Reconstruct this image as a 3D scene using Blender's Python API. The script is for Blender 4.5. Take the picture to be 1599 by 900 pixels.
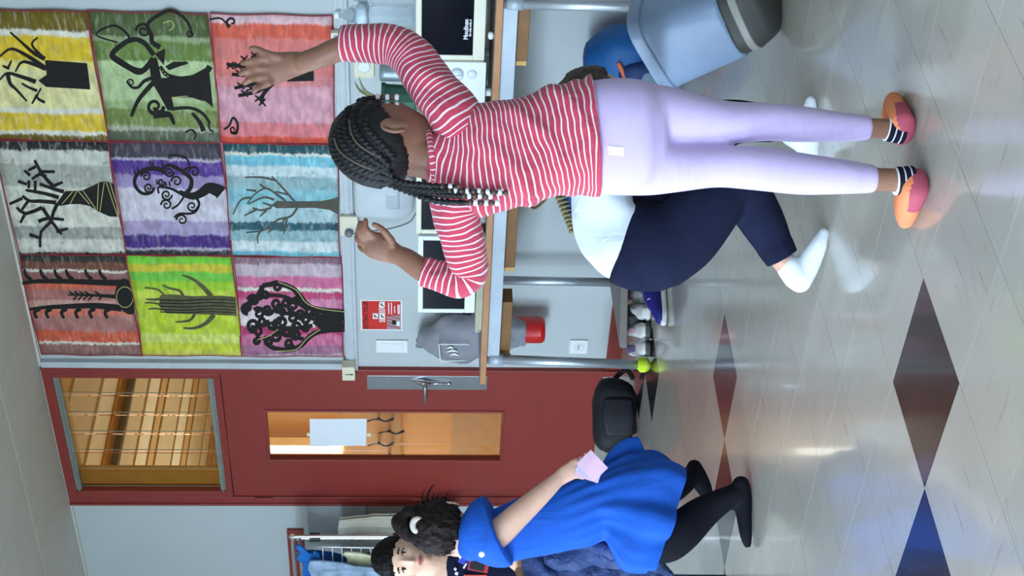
import bpy, bmesh, math, random
from math import sin, cos, pi, sqrt, radians
from mathutils import Vector, Matrix, noise

random.seed(7)
scene = bpy.context.scene
col = scene.collection
for o in list(bpy.data.objects):
    bpy.data.objects.remove(o)

# ------------------------------------------------------------------ camera
# the wall with the door is first laid out on the plane Y = 0, the room lies at Y < 0, metres
FPX, PITCH, ROLL, YAW = 2467.54, 0.05506, 0.00967, -0.73484
CAM = Vector((0.0, -6.248, 1.0067))
FW = Vector((sin(YAW) * cos(PITCH), cos(YAW) * cos(PITCH), -sin(PITCH)))
_r = Vector((cos(YAW), -sin(YAW), 0)); _u = _r.cross(FW)
RT = _r * cos(ROLL) + _u * sin(ROLL)
UP = _u * cos(ROLL) - _r * sin(ROLL)
FH = Vector((sin(YAW), cos(YAW), 0)); RH = Vector((cos(YAW), -sin(YAW), 0)); ZZ = Vector((0, 0, 1))
cd = bpy.data.cameras.new('camera'); cam = bpy.data.objects.new('camera', cd); col.objects.link(cam)
X_, Y_, Z_ = -UP, RT, -FW            # the camera is held on its side
cam.matrix_world = Matrix(((X_.x, Y_.x, Z_.x, CAM.x), (X_.y, Y_.y, Z_.y, CAM.y), (X_.z, Y_.z, Z_.z, CAM.z), (0, 0, 0, 1)))
cd.sensor_fit = 'HORIZONTAL'; cd.sensor_width = 36; cd.lens = 36 * FPX / 1599; cd.clip_start = .05
scene.camera = cam

# ------------------------------------------------------------------ light
scene.view_settings.view_transform = 'Standard'; scene.view_settings.look = 'None'
scene.view_settings.gamma = 1; scene.view_settings.use_curve_mapping = False
scene.view_settings.exposure = 0.1
world = bpy.data.worlds.new('sky'); scene.world = world; world.use_nodes = True
bg = world.node_tree.nodes['Background']; bg.inputs[0].default_value = (.75, .86, 1, 1); bg.inputs[1].default_value = 1.0

def area(name, loc, direction, sx, sy, power, color, spread=140):
    l = bpy.data.lights.new(name, 'AREA'); l.shape = 'RECTANGLE'; l.size = sx; l.size_y = sy
    l.energy = power; l.color = color; l.spread = radians(spread)
    o = bpy.data.objects.new(name, l); col.objects.link(o); o.location = loc
    o.rotation_euler = Vector(direction).to_track_quat('-Z', 'Y').to_euler()
    return o
# daylight falling in by the windows behind the camera and in the left wall
DAY = (.63, .81, 1.0)
for i, x in enumerate((-6.6, -4.05, -1.47, .92)):
    area('window_daylight', (x, -9.1, 1.80), (0, 1, -.5), 1.95, 1.55, (118, 108, 82, 60)[i], DAY, 95)
for y in (-7.45, -5.25):
    area('window_daylight', (-8.33, y, 1.80), (1, .1, -.5), 1.9, 1.55, 68, DAY, 105)
# added fill light to brighten the hall beyond the door; no window there
area('hall_fill_light', (-11.5, .5, 1.5), (1, .15, .18), 1.4, 1.8, 175, (1, .94, .82), 160)

# ------------------------------------------------------------------ helpers
def ray(x, y):
    return FW + RT * ((450 - y) / FPX) - UP * ((x - 799.5) / FPX)
def at(x, y, D):                       # point seen at photo pixel (x, y), D metres of floor distance away
    d = ray(x, y); return CAM + d * (D / d.dot(FH))
def yp(x, y, Y=0.0):                   # on the plane Y
    d = ray(x, y); return CAM + d * ((Y - CAM.y) / d.y)
def fl(x, y, z=0.0):                   # on a level plane
    d = ray(x, y); return CAM + d * ((z - CAM.z) / d.z)
def proj(P):
    d = Vector(P) - CAM; z = d.dot(FW)
    return (799.5 - FPX * d.dot(UP) / z, 450 - FPX * d.dot(RT) / z, z)

def lin(c):
    return tuple((v / 255 / 12.92 if v / 255 <= .04045 else ((v / 255 + .055) / 1.055) ** 2.4) for v in c[:3]) + (1,)

_m = {}
def mat(name, rgb, rough=.5, metal=0, var=.06, scale=12, bump=0, bscale=60, spec=.5, sheen=0, trans=0, alpha=1, coat=0, emit=None, ior=1.45):
    """plain procedural material: a base colour with soft noise variation and a fine bump"""
    if name in _m: return _m[name]
    m = bpy.data.materials.new(name); m.use_nodes = True; nt = m.node_tree; b = nt.nodes['Principled BSDF']
    b.inputs['Base Color'].default_value = lin(rgb); b.inputs['Roughness'].default_value = rough
    b.inputs['Metallic'].default_value = metal; b.inputs['Specular IOR Level'].default_value = spec
    b.inputs['IOR'].default_value = ior
    if sheen: b.inputs['Sheen Weight'].default_value = sheen
    if trans: b.inputs['Transmission Weight'].default_value = trans
    if coat: b.inputs['Coat Weight'].default_value = coat
    if alpha < 1: b.inputs['Alpha'].default_value = alpha
    if emit: b.inputs['Emission Color'].default_value = lin(rgb); b.inputs['Emission Strength'].default_value = emit
    tc = nt.nodes.new('ShaderNodeTexCoord')
    if var:
        n = nt.nodes.new('ShaderNodeTexNoise'); n.inputs['Scale'].default_value = scale; n.inputs['Detail'].default_value = 4
        nt.links.new(tc.outputs['Object'], n.inputs['Vector'])
        mx = nt.nodes.new('ShaderNodeMixRGB'); mx.blend_type = 'MULTIPLY'; mx.inputs[0].default_value = 1
        mx.inputs[1].default_value = lin(rgb)
        r = nt.nodes.new('ShaderNodeValToRGB'); r.color_ramp.elements[0].position = .3; r.color_ramp.elements[1].position = .7
        lo, hi = 1 - var, 1 + var
        r.color_ramp.elements[0].color = (lo, lo, lo, 1); r.color_ramp.elements[1].color = (hi, hi, hi, 1)
        nt.links.new(n.outputs['Fac'], r.inputs[0]); nt.links.new(r.outputs[0], mx.inputs[2])
        nt.links.new(mx.outputs[0], b.inputs['Base Color'])
    if bump:
        n2 = nt.nodes.new('ShaderNodeTexNoise'); n2.inputs['Scale'].default_value = bscale; n2.inputs['Detail'].default_value = 3
        nt.links.new(tc.outputs['Object'], n2.inputs['Vector'])
        bp = nt.nodes.new('ShaderNodeBump'); bp.inputs['Strength'].default_value = bump; bp.inputs['Distance'].default_value = .01
        nt.links.new(n2.outputs['Fac'], bp.inputs['Height']); nt.links.new(bp.outputs[0], b.inputs['Normal'])
    _m[name] = m; return m

WL = {}
# the wall, the door and what hangs on them were placed too far back; u() scales them down about the camera
WALL = False
UM = Matrix(((.92, 0, 0, 0), (0, .92, 0, -.5), (0, 0, .92, .0805), (0, 0, 0, 1)))
def u(v): return UM @ Vector(v) if WALL else Vector(v)
def empty(name, loc, label=None, cat=None, group=None, parent=None):
    o = bpy.data.objects.new(name, None); col.objects.link(o); o.empty_display_size = .05
    loc = u(loc); base = WL.get(parent, Vector()); o.location = loc - base; o.parent = parent; WL[o] = loc
    tag(o, label, cat, group); return o
def tag(o, label=None, cat=None, group=None, kind=None):
    if label: o['label'] = label
    if cat: o['category'] = cat
    if group: o['group'] = group
    if kind: o['kind'] = kind
    return o

class MB:
    """collects shapes; build() links them as ONE mesh object"""
    def __init__(s): s.v = []; s.f = []; s.arc = []; s.ang = []
    def add(s, vs, fs, arc=None, ang=None):
        n = len(s.v); s.v += [Vector(p) for p in vs]; s.f += [tuple(i + n for i in f) for f in fs]
        s.arc += arc if arc else [0.0] * len(vs); s.ang += ang if ang else [0.0] * len(vs); return s
    def box(s, lo, hi, M=None):
        a, b = Vector(lo), Vector(hi)
        vs = [Vector((x, y, z)) for x in (a.x, b.x) for y in (a.y, b.y) for z in (a.z, b.z)]
        if M is not None: vs = [M @ v for v in vs]
        return s.add(vs, [(0, 1, 3, 2), (4, 6, 7, 5), (0, 4, 5, 1), (2, 3, 7, 6), (0, 2, 6, 4), (1, 5, 7, 3)])
    def prism(s, poly, off):           # polygon (list of Vector) extruded by off
        n = len(poly); off = Vector(off); vs = [Vector(p) for p in poly] + [Vector(p) + off for p in poly]
        return s.add(vs, [tuple(range(n))[::-1], tuple(range(n, 2 * n))] + [(i, (i + 1) % n, n + (i + 1) % n, n + i) for i in range(n)])
    def cyl(s, p0, p1, r0, r1=None, n=16):
        p0, p1 = Vector(p0), Vector(p1); r1 = r0 if r1 is None else r1
        t = (p1 - p0).normalized(); a = t.orthogonal().normalized(); b = t.cross(a)
        vs = [p0 + (a * cos(2 * pi * i / n) + b * sin(2 * pi * i / n)) * r0 for i in range(n)] + \
             [p1 + (a * cos(2 * pi * i / n) + b * sin(2 * pi * i / n)) * r1 for i in range(n)]
        return s.add(vs, [tuple(range(n))[::-1], tuple(range(n, 2 * n))] + [(i, (i + 1) % n, n + (i + 1) % n, n + i) for i in range(n)])
    def lathe(s, base, prof, axis=(0, 0, 1), n=24):   # prof: (radius, height)
        base = Vector(base); t = Vector(axis).normalized(); a = t.orthogonal().normalized(); b = t.cross(a); vs = []
        for r, h in prof:
            for i in range(n):
                vs.append(base + t * h + (a * cos(2 * pi * i / n) + b * sin(2 * pi * i / n)) * max(r, 1e-4))
        fs = []
        for k in range(len(prof) - 1):
            for i in range(n):
                j = (i + 1) % n; fs.append((k * n + i, k * n + j, (k + 1) * n + j, (k + 1) * n + i))
        fs.append(tuple(range(n))[::-1]); fs.append(tuple(range((len(prof) - 1) * n, len(prof) * n)))
        return s.add(vs, fs)
    def ball(s, c, r, n=12, M=None, disp=None):
        c = Vector(c); r = Vector((r, r, r)) if not hasattr(r, '__len__') else Vector(r); vs = []; fs = []
        for k in range(n + 1):
            ph = pi * k / n
            for i in range(2 * n):
                th = pi * i / n; d = Vector((sin(ph) * cos(th), sin(ph) * sin(th), cos(ph)))
                q = Vector((d.x * r.x, d.y * r.y, d.z * r.z))
                if disp: q = disp(q, d)
                if M is not None: q = M @ q
                vs.append(c + q)
        for k in range(n):
            for i in range(2 * n):
                j = (i + 1) % (2 * n); fs.append((k * 2 * n + i, (k + 1) * 2 * n + i, (k + 1) * 2 * n + j, k * 2 * n + j))
        return s.add(vs, fs)
    def tube(s, pts, n=20, sub=5, bref=None, rnd=(1, 1), ex=2.0, disp=None, arc0=0.0):
        """pts: (pos, half width, half depth). depth axis leans to bref. rnd: rounded ends. ex: superellipse power"""
        bref = Vector(bref) if bref is not None else FH
        P = [Vector(p[0]) for p in pts]; R = [(p[1], p[2] if len(p) > 2 and p[2] else p[1]) for p in pts]
        def cr(a, b, c, d, t):
            return a * (-.5 * t + t * t - .5 * t ** 3) + b * (1 - 2.5 * t * t + 1.5 * t ** 3) + c * (.5 * t + 2 * t * t - 1.5 * t ** 3) + d * (-.5 * t * t + .5 * t ** 3)
        Q = []; W = []; m = len(P)
        for i in range(m - 1):
            i0, i3 = max(i - 1, 0), min(i + 2, m - 1)
            for k in range(sub):
                t = k / sub; Q.append(cr(P[i0], P[i], P[i + 1], P[i3], t))
                W.append(tuple(max(cr(R[i0][q], R[i][q], R[i + 1][q], R[i3][q], t), .0008) for q in (0, 1)))
        Q.append(P[-1]); W.append(R[-1])
        L = [arc0]
        for i in range(1, len(Q)): L.append(L[-1] + (Q[i] - Q[i - 1]).length)
        T = [(Q[min(i + 1, len(Q) - 1)] - Q[max(i - 1, 0)]).normalized() for i in range(len(Q))]
        rows = []                       # (pos, w, d, T, arc)
        K = 4
        if rnd[0]:
            h = min(W[0]) * (rnd[0] if rnd[0] != 1 else 1)
            for k in range(K, 0, -1):
                a = pi / 2 * k / K; rows.append((Q[0] - T[0] * h * sin(a), W[0][0] * max(cos(a), .02), W[0][1] * max(cos(a), .02), T[0], L[0] - h * sin(a)))
        for i in range(len(Q)): rows.append((Q[i], W[i][0], W[i][1], T[i], L[i]))
        if rnd[1]:
            h = min(W[-1]) * (rnd[1] if rnd[1] != 1 else 1)
            for k in range(1, K + 1):
                a = pi / 2 * k / K; rows.append((Q[-1] + T[-1] * h * sin(a), W[-1][0] * max(cos(a), .02), W[-1][1] * max(cos(a), .02), T[-1], L[-1] + h * sin(a)))
        vs = []; arc = []; ang = []; lastb = None
        for q, w, d, t, l in rows:
            b = bref - t * bref.dot(t)
            if b.length < .15 and lastb is not None: b = lastb - t * lastb.dot(t)
            b.normalize(); lastb = b; a = b.cross(t)
            for i in range(n):
                th = 2 * pi * i / n; c_, s_ = cos(th), sin(th)
                if ex != 2: c_ = math.copysign(abs(c_) ** (2 / ex), c_); s_ = math.copysign(abs(s_) ** (2 / ex), s_)
                o = a * (w * c_) + b * (d * s_)
                if disp: o = o * (1 + disp(l, th, q + o) / max(o.length, .004))
                vs.append(q + o); arc.append(l); ang.append(th)
        fs = []; m = len(rows)
        for k in range(m - 1):
            for i in range(n):
                j = (i + 1) % n; fs.append((k * n + i, k * n + j, (k + 1) * n + j, (k + 1) * n + i))
        fs.append(tuple(range(n))[::-1]); fs.append(tuple(range((m - 1) * n, m * n)))
        return s.add(vs, fs, arc, ang)
    def pipe(s, pts, r, n=10, sub=4): return s.tube([(p, r, r) for p in pts], n=n, sub=sub, rnd=(0, 0))
    def mesh(s, name, off=Vector()):
        me = bpy.data.meshes.new(name); me.from_pydata([tuple(v - off) for v in s.v], [], s.f)
        if any(s.arc):
            for nm, dat in (('arc', s.arc), ('ang', s.ang)):
                a = me.attributes.new(nm, 'FLOAT', 'POINT'); a.data.foreach_set('value', dat)
        b = bmesh.new(); b.from_mesh(me); bmesh.ops.recalc_face_normals(b, faces=b.faces); b.to_mesh(me); b.free()
        return me
    def build(s, name, m, parent=None, smooth=False, bev=0, origin=None, label=None, cat=None, group=None, kind=None, sub=0, local=False):
        off = Vector() if local else (WL[parent] if parent is not None else (u(origin) if origin is not None else Vector()))
        if WALL: s.v = [u(v) for v in s.v]
        me = s.mesh(name, off); o = bpy.data.objects.new(name, me); col.objects.link(o); o.parent = parent
        if parent is None: o.location = off
        WL[o] = Vector(off); me.materials.append(m)
        if smooth: me.polygons.foreach_set('use_smooth', [True] * len(me.polygons))
        if bev:
            md = o.modifiers.new('bevel', 'BEVEL'); md.width = bev; md.segments = 2; md.limit_method = 'ANGLE'
        if sub:
            md = o.modifiers.new('sub', 'SUBSURF'); md.levels = sub; md.render_levels = sub
        return tag(o, label, cat, group, kind)

def bx(lo, hi): return MB().box(lo, hi)
def fuse(mb, voxel, smooth_it=4, fac=.5):
    """voxel-union of the overlapping shapes, smoothed: one continuous surface"""
    me = mb.mesh('tmp'); o = bpy.data.objects.new('tmp', me); col.objects.link(o)
    r = o.modifiers.new('r', 'REMESH'); r.mode = 'VOXEL'; r.voxel_size = voxel; r.adaptivity = 0
    if smooth_it:
        q = o.modifiers.new('s', 'SMOOTH'); q.factor = fac; q.iterations = smooth_it
    dg = bpy.context.evaluated_depsgraph_get(); me2 = bpy.data.meshes.new_from_object(o.evaluated_get(dg))
    bpy.data.objects.remove(o); bpy.data.meshes.remove(me); return me2
def link_mesh(me, name, m, parent, label=None):
    off = WL[parent]; me.transform(Matrix.Translation(-off)); me.name = name
    o = bpy.data.objects.new(name, me); col.objects.link(o); o.parent = parent; WL[o] = Vector(off)
    me.materials.clear(); me.materials.append(m); me.polygons.foreach_set('use_smooth', [True] * len(me.polygons))
    if label: o['label'] = label
    return o
def text_mesh(body, size, M, name, m, parent, depth=.0006, bold=0, align='CENTER', spacing=1.0):
    c = bpy.data.curves.new('t', 'FONT'); c.body = body; c.size = size; c.extrude = depth; c.align_x = align; c.align_y = 'CENTER'; c.offset = bold
    c.space_character = spacing; c.resolution_u = 3
    o = bpy.data.objects.new('t', c); col.objects.link(o); dg = bpy.context.evaluated_depsgraph_get()
    me = bpy.data.meshes.new_from_object(o.evaluated_get(dg)); bpy.data.objects.remove(o)
    me.transform(Matrix.Translation(-WL[parent]) @ (UM if WALL else Matrix()) @ M); me.name = name
    q = bpy.data.objects.new(name, me); col.objects.link(q); q.parent = parent; WL[q] = Vector(WL[parent])
    me.materials.clear(); me.materials.append(m); return q
def wallM(x, y, z):                    # frame for things on the wall: local x right, local y up, facing the room
    return Matrix(((1, 0, 0, x), (0, 0, -1, y), (0, 1, 0, z), (0, 0, 0, 1)))
def N3(p, s=1.0, seed=0): return noise.noise(Vector(p) * s + Vector((seed * 13.7, seed * 7.1, seed * 3.3)))
def smooth(a, b, x):
    t = max(0, min(1, (x - a) / (b - a))); return t * t * (3 - 2 * t)

# ================================================================== setting
XL, XR, YB, HC = -9.2, 2.3, -9.5, 3.118
grey_wall = mat('wall_paint', (190, 196, 196), .55, var=.03, scale=3, bump=.04, bscale=180)
red_paint = mat('door_red_paint', (138, 52, 45), .38, var=.05, scale=5, bump=.03, bscale=40)
white_plastic = mat('white_plastic', (235, 236, 234), .35, var=.02)
cream_plastic = mat('cream_plastic', (226, 218, 190), .4, var=.02)
steel = mat('brushed_steel', (176, 178, 180), .32, 1, var=.06, scale=30)
chrome = mat('chrome', (205, 205, 208), .12, 1, var=0)
black_paper = mat('black_paper', (40, 38, 36), .85, var=.15, scale=40, spec=.2)
dark_gap = mat('dark_gap', (60, 60, 58), .9, var=0)

# floor: slab plus vinyl tiles laid square to the walls, black ones in diagonal rows
def tile_mat(name, c1, c2, cs, rough):
    m = bpy.data.materials.new(name); m.use_nodes = True; nt = m.node_tree; b = nt.nodes['Principled BSDF']
    L = nt.links.new; tc = nt.nodes.new('ShaderNodeTexCoord'); oi = nt.nodes.new('ShaderNodeObjectInfo')
    off = nt.nodes.new('ShaderNodeVectorMath'); off.operation = 'ADD'
    L(tc.outputs['Object'], off.inputs[0]); sc = nt.nodes.new('ShaderNodeVectorMath'); sc.operation = 'SCALE'
    sc.inputs[0].default_value = (9, 17, 5); L(oi.outputs['Random'], sc.inputs['Scale']); L(sc.outputs[0], off.inputs[1])
    n = nt.nodes.new('ShaderNodeTexNoise'); n.inputs['Scale'].default_value = 5; n.inputs['Detail'].default_value = 5; L(off.outputs[0], n.inputs['Vector'])
    mp = nt.nodes.new('ShaderNodeMapping'); mp.inputs['Scale'].default_value = (7, 60, 1); mp.inputs['Rotation'].default_value = (0, 0, .12); L(off.outputs[0], mp.inputs[0])
    n2 = nt.nodes.new('ShaderNodeTexNoise'); n2.inputs['Scale'].default_value = 1; n2.inputs['Detail'].default_value = 6; n2.inputs['Roughness'].default_value = .65; L(mp.outputs[0], n2.inputs['Vector'])
    r2 = nt.nodes.new('ShaderNodeValToRGB'); r2.color_ramp.elements[0].position = .6; r2.color_ramp.elements[1].position = .72; L(n2.outputs['Fac'], r2.inputs[0])
    m1 = nt.nodes.new('ShaderNodeMixRGB'); m1.inputs[1].default_value = lin(c1); m1.inputs[2].default_value = lin(c2); L(n.outputs['Fac'], m1.inputs[0])
    ml = nt.nodes.new('ShaderNodeMath'); ml.operation = 'MULTIPLY'; ml.inputs[1].default_value = .55; L(r2.outputs[0], ml.inputs[0])
    m2 = nt.nodes.new('ShaderNodeMixRGB'); m2.inputs[2].default_value = lin(cs); L(ml.outputs[0], m2.inputs[0]); L(m1.outputs[0], m2.inputs[1])
    L(m2.outputs[0], b.inputs['Base Color']); b.inputs['Roughness'].default_value = rough; b.inputs['Specular IOR Level'].default_value = .6
    b.inputs['Coat Weight'].default_value = .35; b.inputs['Coat Roughness'].default_value = .06
    nb = nt.nodes.new('ShaderNodeTexNoise'); nb.inputs['Scale'].default_value = 9; L(off.outputs[0], nb.inputs['Vector'])
    bp = nt.nodes.new('ShaderNodeBump'); bp.inputs['Strength'].default_value = .05; bp.inputs['Distance'].default_value = .01
    L(nb.outputs['Fac'], bp.inputs['Height']); L(bp.outputs[0], b.inputs['Normal'])
    return m
tile_light = tile_mat('tile_light', (174, 167, 154), (190, 184, 173), (138, 110, 80), .2)
tile_black = tile_mat('tile_black', (30, 29, 31), (42, 40, 42), (80, 78, 82), .2)
floor_o = bx((-8.5, -9.3, -.12), (2.2, -.5, -.0014)).build('floor', mat('tile_joint', (96, 92, 88), .8), kind='structure')
GX, GY, TS = -2.0885, -3.893, .30
black = set()
for r in range(-2, 2):
    for k in range(-3, 0):
        black.add((-5 * r + k, 5 * r + k))
black |= {(-11, 9), (-10, 8)}
me_l = bx((-TS / 2 + .0006, -TS / 2 + .0006, -.0014), (TS / 2 - .0006, TS / 2 - .0006, 0)).mesh('tile')
me_b = me_l.copy(); me_l.materials.append(tile_light); me_b.materials.append(tile_black)
cells = []; rest = MB()
for i in range(int((-8.5 - GX) / TS) - 1, int((2.2 - GX) / TS) + 1):
    for j in range(int((-9.3 - GY) / TS) - 1, int((-.5 - GY) / TS) + 1):
        cx, cy = GX + (i + .5) * TS, GY + (j + .5) * TS
        if not (-8.5 < cx < 2.2 and -9.3 < cy - .15 and cy - .15 < -.5): continue
        vis = False
        for ex in (-.5, 0, .5):
            for ey in (-.5, 0, .5):
                d = Vector((cx + ex * TS, cy + ey * TS, 0)) - CAM
                if d.dot(FW) > .5:
                    px_, py_, z_ = proj(Vector((cx + ex * TS, cy + ey * TS, 0)))
                    if -10 < px_ < 1620 and -12 < py_ < 912: vis = True
        y1 = min(cy + TS / 2, -.5)
        if vis and cy + TS / 2 < -.48: cells.append((i, j, cx, cy))
        else: rest.box((cx - TS / 2, cy - TS / 2, -.0016), (cx + TS / 2, y1, -.0003))
for i, j, cx, cy in cells[:300]:
    o = bpy.data.objects.new('tile', me_b if (i, j) in black else me_l); col.objects.link(o); o.parent = floor_o
    o.location = (cx, cy, 0); o.rotation_euler = (0, 0, (pi / 2) * ((i + j) % 2)); WL[o] = Vector(o.location)
    if (i, j) in black: o['label'] = 'black floor tile'
rest.build('tile_field', tile_light, floor_o, kind='stuff')

# walls
WALL = True
wb = MB()
DX0, DX1, DT = -7.41, -6.245, 3.116            # door opening in the wall, frame fills it
wb.box((XL, 0, -.1), (DX0, .2, HC)); wb.box((DX1, 0, -.1), (XR, .2, HC))
wb.box((DX0, 0, DT), (DX1, .2, HC + .1))
wb.build('wall_back', grey_wall, kind='structure')
wl = MB()
wl.box((XL - .2, YB, -.1), (XL, .2, .95)); wl.box((XL - .2, YB, 2.75), (XL, .2, HC))
wl.box((XL - .2, YB, .95), (XL, -8.7, 2.75)); wl.box((XL - .2, -6.5, .95), (XL, -6.3, 2.75)); wl.box((XL - .2, -4.1, .95), (XL, .2, 2.75))
wl.build('wall_left', grey_wall, kind='structure')
bx((XR, YB, -.1), (XR + .2, .2, HC)).build('wall_right', grey_wall, kind='structure')
wf = MB(); wf.box((XL, YB - .2, -.1), (XR, YB, .95)); wf.box((XL, YB - .2, 2.75), (XR, YB, HC))
edges = [XL, -8.3, -6.1, -5.5, -3.3, -2.7, -.5, -.1, 2.1, XR]
for k in range(0, len(edges), 2): wf.box((edges[k], YB - .2, .95), (edges[k + 1], YB, 2.75))
wf.build('wall_front', grey_wall, kind='structure')
glass = mat('window_glass', (235, 245, 248), .02, trans=1, var=0, ior=1.45)
wn = 0
def window(x0, x1, y0, y1, horiz):
    global wn; wn += 1
    w = empty('window_%d' % wn, ((x0 + x1) / 2, (y0 + y1) / 2, .95)); w['kind'] = 'structure'
    fr = MB(); a = .06
    for lo, hi in (((0, 0), (1, a)), ((0, 1.8 - a), (1, 1.8)), ((0, 0), (a, 1.8)), ((1, 0), (-a, 1.8)), ((.5, 0), (a, 1.8))):
        pass
    L = (x1 - x0) if horiz else (y1 - y0)
    def bar(s0, s1, z0, z1):
        if horiz: fr.box((x0 + s0, y0 + .02, z0), (x0 + s1, y0 + .08, z1))
        else: fr.box((x0 + .02, y0 + s0, z0), (x0 + .08, y0 + s1, z1))
    bar(0, L, .95, .95 + a); bar(0, L, 2.75 - a, 2.75); bar(0, a, .95 + a, 2.75 - a); bar(L - a, L, .95 + a, 2.75 - a); bar(L / 2 - a / 2, L / 2 + a / 2, .95 + a, 2.75 - a)
    fr.build('window_frame', white_plastic, w)
    for k in (0, 1):
        s0 = a + k * (L / 2 - a / 2); s1 = s0 + L / 2 - a * 1.5
        g = MB(); g.box((x0 + s0, y0 + .045, .95 + a), (x0 + s1, y0 + .051, 2.75 - a)) if horiz else g.box((x0 + .045, y0 + s0, .95 + a), (x0 + .051, y0 + s1, 2.75 - a))
        g.build('pane', glass, w)
for a_, b_ in ((-8.3, -6.1), (-5.5, -3.3), (-2.7, -.5), (-.1, 2.1)): window(a_, b_, YB - .15, YB - .05, True)
for a_, b_ in ((-8.7, -6.5), (-6.3, -4.1)): window(XL - .15, XL - .05, a_, b_, False)

# suspended ceiling of square panels
ceil_mat = mat('ceiling_panel', (208, 204, 192), .7, var=.03, scale=5, bump=.05, bscale=150)
ceil_o = bx((XL, YB, HC + .003), (XR, 0, HC + .12)).build('ceiling', mat('ceiling_grid', (232, 228, 214), .6), kind='structure')
PS = .654
WALL = False
me_c = MB().box((-PS * .46 + .006, -PS * .46 + .006, 0), (PS * .46 - .006, PS * .46 - .006, .018)).mesh('ceiling_tile'); WALL = True; me_c.materials.append(ceil_mat)
nc = 0
for i in range(-20, 30):
    for j in range(0, 20):
        cx, cy = -5.79 + (i + .5) * PS, -.002 - (j + .5) * PS
        if XL + PS / 2 < cx < XR - PS / 2 and cy > YB + PS / 2 and nc < 300:
            o = bpy.data.objects.new('ceiling_tile', me_c); col.objects.link(o); o.parent = ceil_o; o.location = u((cx, cy, HC)); WL[o] = Vector(o.location); nc += 1
tr = bx((XL, -.018, HC - .012), (XR, 0, HC)).build('trim_1', mat('ceiling_trim', (205, 200, 186), .6), kind='structure')
tag(tr, 'thin pale edge trim where ceiling meets wall')

# red skirting boards
bx((DX1, -.015, -.087), (XR, 0, -.006)).build('baseboard_right', red_paint, kind='structure')
bx((XL, -.015, -.087), (DX0, 0, -.006)).build('baseboard_left', red_paint, kind='structure')
# raised cable trunking along the wall and up beside the door
tk = MB(); tk.box((-6.26, -.03, 1.373), (XR, 0, 1.437)); tk.box((-6.26, -.036, 1.39), (XR, -.03, 1.42))
tk.build('trim_2', mat('trunking_grey', (190, 197, 199), .45), kind='structure', bev=.002)
bx((-6.243, -.03, 1.437), (-6.20, 0, HC - .013)).build('trim_3', mat('trunking_grey', (0, 0, 0)), kind='structure', bev=.002)
bx((XL, -.02, 1.355), (DX0 - .0, 0, 1.40)).build('trim_4', mat('trunking_grey', (0, 0, 0)), kind='structure', bev=.002)

# ---------------------------------------------------------------- door with transom
door = empty('door_1', (-6.83, 0, 0)); door['kind'] = 'structure'; door['label'] = 'dark red door with glazed slot and louvred transom'
fr = MB(); F0, F1 = -.022, .04
fr.box((DX0, F0, -.087), (-7.337, F1, 3.115)); fr.box((-6.295, F0, -.087), (DX1, F1, 3.115))
fr.box((-7.337, F0, 3.06), (-6.295, F1, 3.115)); fr.box((-7.337, F0, 2.139), (-6.295, F1, 2.178))
fr.box((-7.337, F0, 2.178), (-7.285, F1, 3.06)); fr.box((-6.331, F0, 2.178), (-6.295, F1, 3.06))
fr.build('door_frame', red_paint, door, bev=.003)
MB().box((DX0, -.03, -.087), (DX0 + .018, F0, 3.115)).box((DX1 - .018, -.03, -.087), (DX1, F0, 3.115)).build('frame_lip', red_paint, door, bev=.003)
bx((-7.337, F0 + .004, -.087), (-6.295, .3, .003)).build('door_sill', mat('sill_grey', (150, 146, 138), .5), door)
lin_ = MB(); lin_.box((DX0, .04, 2.1), (-7.285, .185, 3.1)); lin_.box((-6.331, .04, 2.1), (DX1, .185, 3.1)); lin_.box((-7.285, .04, 3.06), (-6.331, .185, 3.11)); lin_.build('reveal_lining', mat('reveal_yellow', (206, 162, 84), .5), door)
GXa, GXb, GZa, GZb = -7.005, -6.598, .557, 1.901
lf = MB(); A, B = -.012, .03
lf.box((-7.334, A, .006), (GXa, B, 2.136)); lf.box((GXb, A, .006), (-6.298, B, 2.136)); lf.box((GXa, A, .006), (GXb, B, GZa)); lf.box((GXa, A, GZb), (GXb, B, 2.136))
leaf = lf.build('door_leaf', red_paint, door)
be = MB(); w = .014
be.box((GXa - w, A - .008, GZa - w), (GXa, A, GZb + w)); be.box((GXb, A - .008, GZa - w), (GXb + w, A, GZb + w)); be.box((GXa, A - .008, GZa - w), (GXb, A, GZa)); be.box((GXa, A - .008, GZb), (GXb, A, GZb + w))
be.build('glazing_bead', red_paint, leaf, bev=.002)
bx((GXa, .006, GZa), (GXb, .012, GZb)).build('pane', glass, leaf)
pl = bx((-6.412, A - .003, .652), (-6.303, A, 1.325)).build('handle_plate', steel, leaf, bev=.001)
hd = MB(); hz = 1.0
hd.cyl((-6.345, A, hz), (-6.345, A - .06, hz), .013); hd.tube([((-6.345, A - .055, hz), .012), ((-6.40, A - .062, hz), .010), ((-6.462, A - .055, hz - .004), .008)], bref=(0, 1, 0))
hd.tube([((-6.338, A - .006, 1.07), .006), ((-6.342, A - .012, 1.03), .015), ((-6.345, A - .02, 1.0), .018), ((-6.352, A - .012, .95), .010), ((-6.357, A - .006, .865), .012)], bref=(0, 1, 0))
hd.build('lever_handle', chrome, leaf, smooth=True)
for z in (1.96, 1.01, .25):
    MB().cyl((-7.345, -.026, z - .055), (-7.345, -.026, z + .055), .008, n=10).build('hinge', red_paint, door)
tap = empty('notice_sheet', (-6.79, -.004, 1.34), 'blank white sheet of paper taped behind the door glass', 'paper')
ps = MB(); nn = 8
vs = []; 
for i in range(nn + 1):
    for j in range(nn + 1):
        s, t = i / nn, j / nn
        vs.append(Vector((-6.665 - .235 * s + .006 * t, -.0075 - .003 * sin(3 * s + 2 * t) , 1.658 - .325 * t + .008 * s)))
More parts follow.
